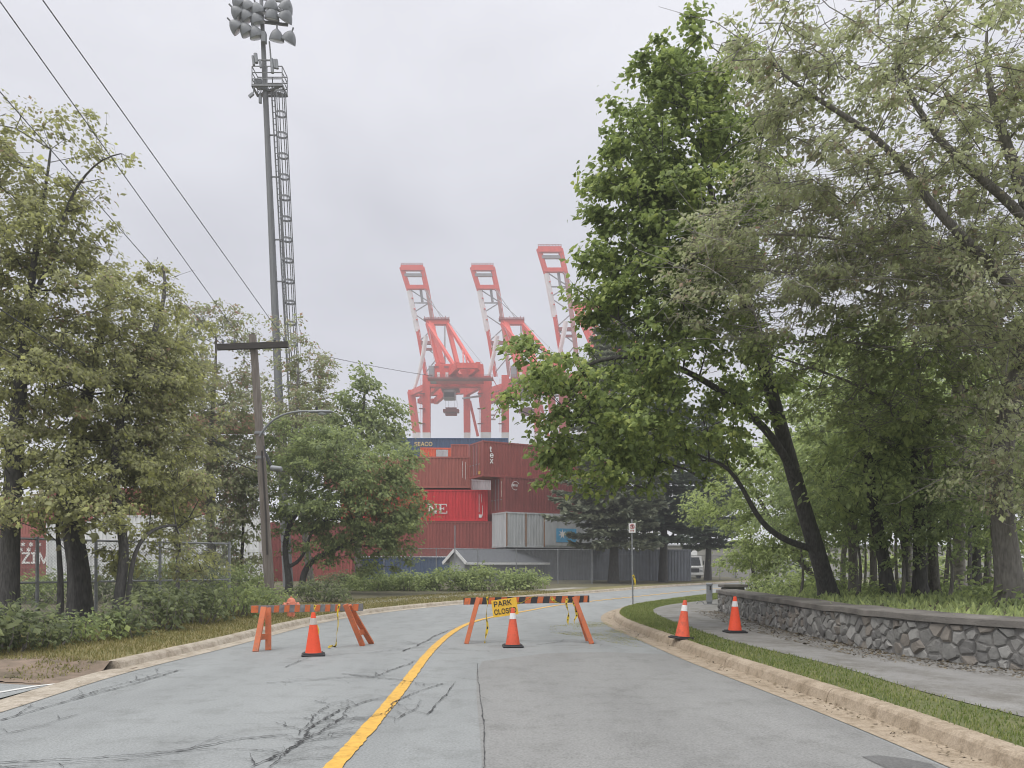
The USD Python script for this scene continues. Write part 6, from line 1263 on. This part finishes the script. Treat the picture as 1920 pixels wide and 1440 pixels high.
# parked white truck seen between the spruces
pt = P(1299, 1088, 77); tk = thing('parked_truck', 'white truck cab parked facing the road between the spruce trunks', 'truck', (pt[0], pt[1], 0), (0, 0, 4))
cabp = Polygon([(0, .55), (2.1, .55), (2.1, 2.45), (.55, 2.5), (.18, 1.45), (0, 1.35)])
m_ = trimesh.creation.extrude_polygon(cabp, 2.1, engine='earcut'); v = np.asarray(m_.vertices); obj('cab', (np.c_[v[:, 2] - 1.05, v[:, 0], v[:, 1]], m_.faces), M['van_white'], tk)
obj('windscreen', MB().add([[-.88, .17 + .0, 1.48], [.88, .17, 1.48], [.80, .535, 2.38], [-.80, .535, 2.38], [-.88, .155, 1.49], [.88, .155, 1.49], [.80, .515, 2.39], [-.80, .515, 2.39]], [[4, 5, 6, 7], [0, 3, 2, 1]]), M['glass_dark'], tk)
obj('grille', MB().box((0, -.02, 1.0), (1.3, .06, .42), .02), M['rubber'], tk); obj('bumper', MB().box((0, -.08, .62), (2.1, .2, .26), .05), M['van_white'], tk)
for sx in (-1, 1):
    obj('headlight', MB().box((sx * .85, -.03, .98), (.28, .06, .2), .03), M['lens'], tk); obj('mirror', MB().box((sx * 1.2, .3, 1.75), (.14, .1, .4), .03), M['rubber'], tk)
    for y in (.9, 4.6):
        v, f = MB().lathe([(0, -.14), (.36, -.14), (.45, -.09), (.45, .09), (.36, .14), (0, .14)], 18).get(); obj('wheel', (v[:, [2, 1, 0]] + [sx * .88, y, .45], f), M['tyre'], tk, smooth=40)
obj('box_body', MB().box((0, 4.2, 1.85), (2.3, 4.0, 2.3), .03), M['van_white'], tk)
# beige building panels behind
pb = P(1230, 1086, 92); bd = thing('warehouse', 'low beige warehouse behind the parked truck', 'building', (pb[0], pb[1], 0), (0, 0, 2))
for k in range(9): obj('wall_panel', MB().box((2.4 + k * 4.8, 0, 1.9), (4.72, .2, 3.8), .02), M['beige'], bd)
obj('back_wall', MB().box((22, 8, 1.9), (43, .2, 3.8)), M['beige'], bd); obj('roof', MB().box((21.6, 4, 3.9), (43.6, 8.6, .2)), M['shed_side'], bd)
for k in (1, 4): obj('roller_door', MB().box((2.4 + k * 4.8 + 9.6, -.12, 1.5), (3.2, .06, 3.0)), M['shed_side'], bd)

# fire hydrant
ph = P(546, 1159, 20.4); hy = thing('fire_hydrant', 'faded orange red fire hydrant on the left verge behind the barricade', 'fire hydrant', (ph[0], ph[1], .10), (0, 0, 25))
k_ = .78
obj('barrel', MB().lathe(np.array([(.0, 0), (.17, 0), (.17, .04), (.115, .05), (.11, .36), (.13, .38), (.13, .42), (.115, .43), (.115, .50)]) * [k_ * 1.15, k_]), M['hydrant'], hy, smooth=35)
obj('bonnet', MB().lathe(np.array([(.15, .50), (.15, .535), (.125, .55), (.11, .62), (.075, .67), (.03, .69), (.03, .73), (0, .73)]) * [k_ * 1.15, k_]), M['hydrant'], hy, smooth=35)
for ang, r_, l_ in ((0, .06, .20), (180, .06, .20), (270, .085, .20)):
    v, f = MB().lathe([(r_, .05), (r_, l_ - .05), (r_ * 1.25, l_ - .05), (r_ * 1.25, l_), (r_ * .4, l_ + .005), (r_ * .4, l_ + .03), (0, l_ + .03)], 14).get(); a = math.radians(ang); v = v[:, [2, 1, 0]]; obj('outlet', (np.c_[v[:, 0] * math.cos(a) - v[:, 1] * math.sin(a), v[:, 0] * math.sin(a) + v[:, 1] * math.cos(a), v[:, 2] + .44 * k_], f), M['hydrant'], hy, smooth=35)

# ---------------------------------------------------------------- traffic cones
def cone(label, loc, rot, body, collar, H=.72):
    root = thing('traffic_cone', label, 'traffic cone', loc, rot); s = H / .72
    bs = .19 * s; obj('base', MB().box((0, 0, .017 * s), (bs * 2, bs * 2, .034 * s), .012).box((0, 0, .041 * s), (bs * 1.7, bs * 1.7, .02 * s), .008), M['rubber'], root)
    R_ = lambda z: (.132 - (.132 - .030) * (z - .05) / .67) * s
    obj('body', MB().lathe([(R_(.05) + .006, .045 * s), (R_(.06), .06 * s), (R_(.52), .52 * s)], 28), body, root, smooth=40)
    obj('collar', MB().lathe([(R_(.515), .515 * s), (R_(.52) + .003, .517 * s), (R_(.62) + .003, .622 * s), (R_(.625), .624 * s)], 28), collar, root, smooth=40)
    obj('tip', MB().lathe([(R_(.62), .62 * s), (R_(.70), .70 * s), (R_(.715) - .004, .716 * s), (R_(.715) - .012, .718 * s), (R_(.7) - .014, .66 * s)], 28), body, root, smooth=40)
    return root
cone('bright orange cone with a dull collar before the left barricade', G(587.5, 1229), (0, 0, 14), M['cone'], M['collar_old'])
cone('orange cone standing in front of the park closed sign', G(961.5, 1213), (0, 0, 4), M['cone_old'], M['collar'])
q_ = G(1279, 1197, .16); cone('orange cone leaning to the right on the turf beside the kerb', q_ + [0, 0, -.012], (0, 5.0, 20), M['cone_old'], M['collar'])
q_ = G(1378, 1186, .166); cone('orange cone upright on the sidewalk near the stone wall', q_, (0, 0, 8), M['cone'], M['collar'])

# ---------------------------------------------------------------- barricades
def barricade(label, L_, R_, hgt, stripes, legs, base_m, thick=.045):
    """L_, R_: bottom corners of the plank face (3d); legs: pairs of (top, foot)"""
    root = thing('barricade', label, 'barricade'); L_, R_ = np.asarray(L_), np.asarray(R_); d = R_ - L_; ln = np.linalg.norm(d); d /= ln; up_ = np.array([0, 0, 1.0]); nrm = unit(np.cross(d, up_))
    if nrm[1] > 0: nrm = -nrm
    c = (L_ + R_) / 2 + up_ * hgt / 2 - nrm * thick / 2
    obj('plank', MB().beam(L_ + up_ * hgt / 2 - nrm * thick / 2, R_ + up_ * hgt / 2 - nrm * thick / 2, thick, hgt), base_m, root)
    for a, b, sk in stripes:
        q0 = L_ + d * ln * a; q1 = L_ + d * ln * b; s = d * sk
        pts = np.array([q0 + up_ * .004 - s, q1 + up_ * .004 - s, q1 + up_ * (hgt - .004) + s, q0 + up_ * (hgt - .004) + s]); o = nrm * .004
        obj('stripe', MB().add(np.vstack([pts - nrm * .001, pts + o]), [[4, 5, 6, 7], [0, 1, 5, 4], [1, 2, 6, 5], [2, 3, 7, 6], [3, 0, 4, 7]]), M['bar_orange'], root)
    for a, b in legs: obj('leg', MB().beam(a, b, .085, .042, up=tuple(d)), M['bar_wood'], root)
    return root
yR = 14.95
def z_at(py, Y): return ZC - (py - HY) * Y / F
LR, RR = P(869, 1134, yR), P(1105, 1129.5, yR)
st_ = [(.008, .055, .008)] + [(.105 + k * .0965, .15 + k * .0965, .012) for k in range(9)] + [(.955, .985, .006)]
br_ = barricade('black and orange striped barricade carrying the park closed sign', LR, RR, .135, st_, [], M['bar_black'])
for tx, fx, ty in ((897, 876, 1121), (1076, 1107, 1119)):
    for dy in (-.27, .30):
        ft = P(fx, 1206 if fx < 1000 else 1201, yR); ft[1] += dy; ft[2] = .0; tp_ = P(tx, ty, yR); tp_[1] += dy * .12 + (-.028 if dy < 0 else .075); ft[0] += (0 if dy < 0 else -.02)
        obj('leg', MB().beam(tp_, ft, .05, .085, up=(1, 0, 0)), M['bar_wood'], br_)
    cbz = .33; f0 = P(fx + (tx - fx) * .4, 1206, yR); obj('crossbar', MB().beam((f0[0], yR - .17, cbz), (f0[0], yR + .22, cbz), .03, .085), M['bar_wood'], br_)
yL0, yL1 = 13.75, 14.35
LL, RL = P(470, 1149.5, yL0), P(681, 1145.5, yL1)
st_ = [(.003, .065, .004)] + [(.20 + k * .0905, .245 + k * .0905, .006) for k in range(7)] + [(.905, .955, .006)]
bl_ = barricade('weathered grey and orange barricade in the left lane', LL, RL, .135, st_, [], M['bar_grey'])
for tops, f1, f2 in (((497, 1138, 13.78), (479, 1222), (503, 1219)), ((649, 1133, 14.2), (680, 1211), (697, 1207))):
    a_ = P(*tops); g1, g2 = G(*f1), G(*f2); obj('leg', MB().beam(a_ + [0, -.06, 0], g1, .045, .095, up=(1, 0, 0)), M['bar_wood'], bl_); b_ = a_ + [.04, .055, -.02]; obj('leg', MB().beam(b_, g2, .045, .095, up=(1, 0, 0)), M['bar_wood'], bl_)
    t_ = .68; obj('crossbar', MB().beam((a_ + [0, -.06, 0]) * (1 - t_) + g1 * t_, b_ * (1 - t_) + g2 * t_, .03, .10), M['bar_wood'], bl_)
# the hanging sign
psn = P(946.5, 1139, yR - .09); sn = thing('park_closed_sign', 'yellow park closed sign hanging askew from the right barricade', 'sign', psn, (0, -8, 0))
obj('board', MB().box((0, 0, 0), (.49, .008, .33), .002), M['sign_yellow'], sn)
for t_, z_ in (('PARK', .04), ('CLOSED', -.115)):
    tm_ = meshkit.text_mesh(t_, .098, .004, True); wdt = tm_.bounds[1, 0] - tm_.bounds[0, 0]; k_ = min(1.0, .43 / wdt); v = np.asarray(tm_.vertices) * [k_, 1, 1]
    obj('lettering', MB().add(np.c_[v[:, 0] - wdt * k_ / 2 - tm_.bounds[0, 0] * k_ + (-.03 if t_ == 'PARK' else 0), -v[:, 2] - .004, v[:, 1] + z_], tm_.faces), M['black'], sn)
B = lambda px, py, dY=0: P(px, py, yR - .07 + dY)
ribbon('caution_tape', 'long yellow tape hanging at the left leg of the right barricade', [B(913, 1119), B(913, 1140), B(912, 1158), B(914, 1172, -.02), B(911, 1192, -.03), B(909, 1206, -.04)], .05, 5, 1)
ribbon('caution_tape', 'yellow tape tail hanging left of the right barricade right leg', [B(1064, 1122), B(1063, 1138), B(1066, 1152), B(1065, 1160), B(1066, 1171)], .05, 4, 2)
ribbon('caution_tape', 'yellow tape tail beside the orange right leg of the right barricade', [B(1080, 1122), B(1078, 1140), B(1081, 1155), B(1077, 1163), B(1078, 1170)], .05, 5, 4)
ribbon('caution_tape', 'yellow tape looped along the plank near the right leg', [B(1034, 1119), B(1038, 1126), B(1050, 1131), B(1062, 1131), B(1066, 1122)], .045, 2, 5)
ribbon('caution_tape', 'yellow tape strung from sign corner along the plank', [B(966, 1131), B(980, 1129), B(992, 1122), B(1006, 1118)], .04, 2, 6)
B2 = lambda px, py, Y=13.95: P(px, py, Y)
ribbon('caution_tape', 'yellow tape hanging behind the bright cone at the left barricade', [B2(591, 1134), B2(589, 1145), B2(590, 1160), B2(594, 1176), B2(596, 1192)], .06, 4, 7)
ribbon('caution_tape', 'yellow tape tail trailing on the road at the left barricade', [B2(637, 1133, 14.1), B2(633, 1150, 14.1), B2(634, 1170, 14.1), B2(631, 1192, 14.1), B2(630, 1208, 14.05), G(627, 1213) + [0, 0, .012], G(617, 1216) + [0, 0, .012]], .05, 4, 8)

# ---------------------------------------------------------------- the misty air
M['haze'] = usdkit.material(stage, L + 'thin_mist', {'v': ('principled_volume', {'color': (.97, .97, .98), 'density': .0009, 'anisotropy': .2})}, [], volume='v.volume')
obj('haze', MB().box((0, 0, 49.0), (860, 860, 104.0)), M['haze'], kind='stuff', label='thin pale mist over the whole place', cat='haze')
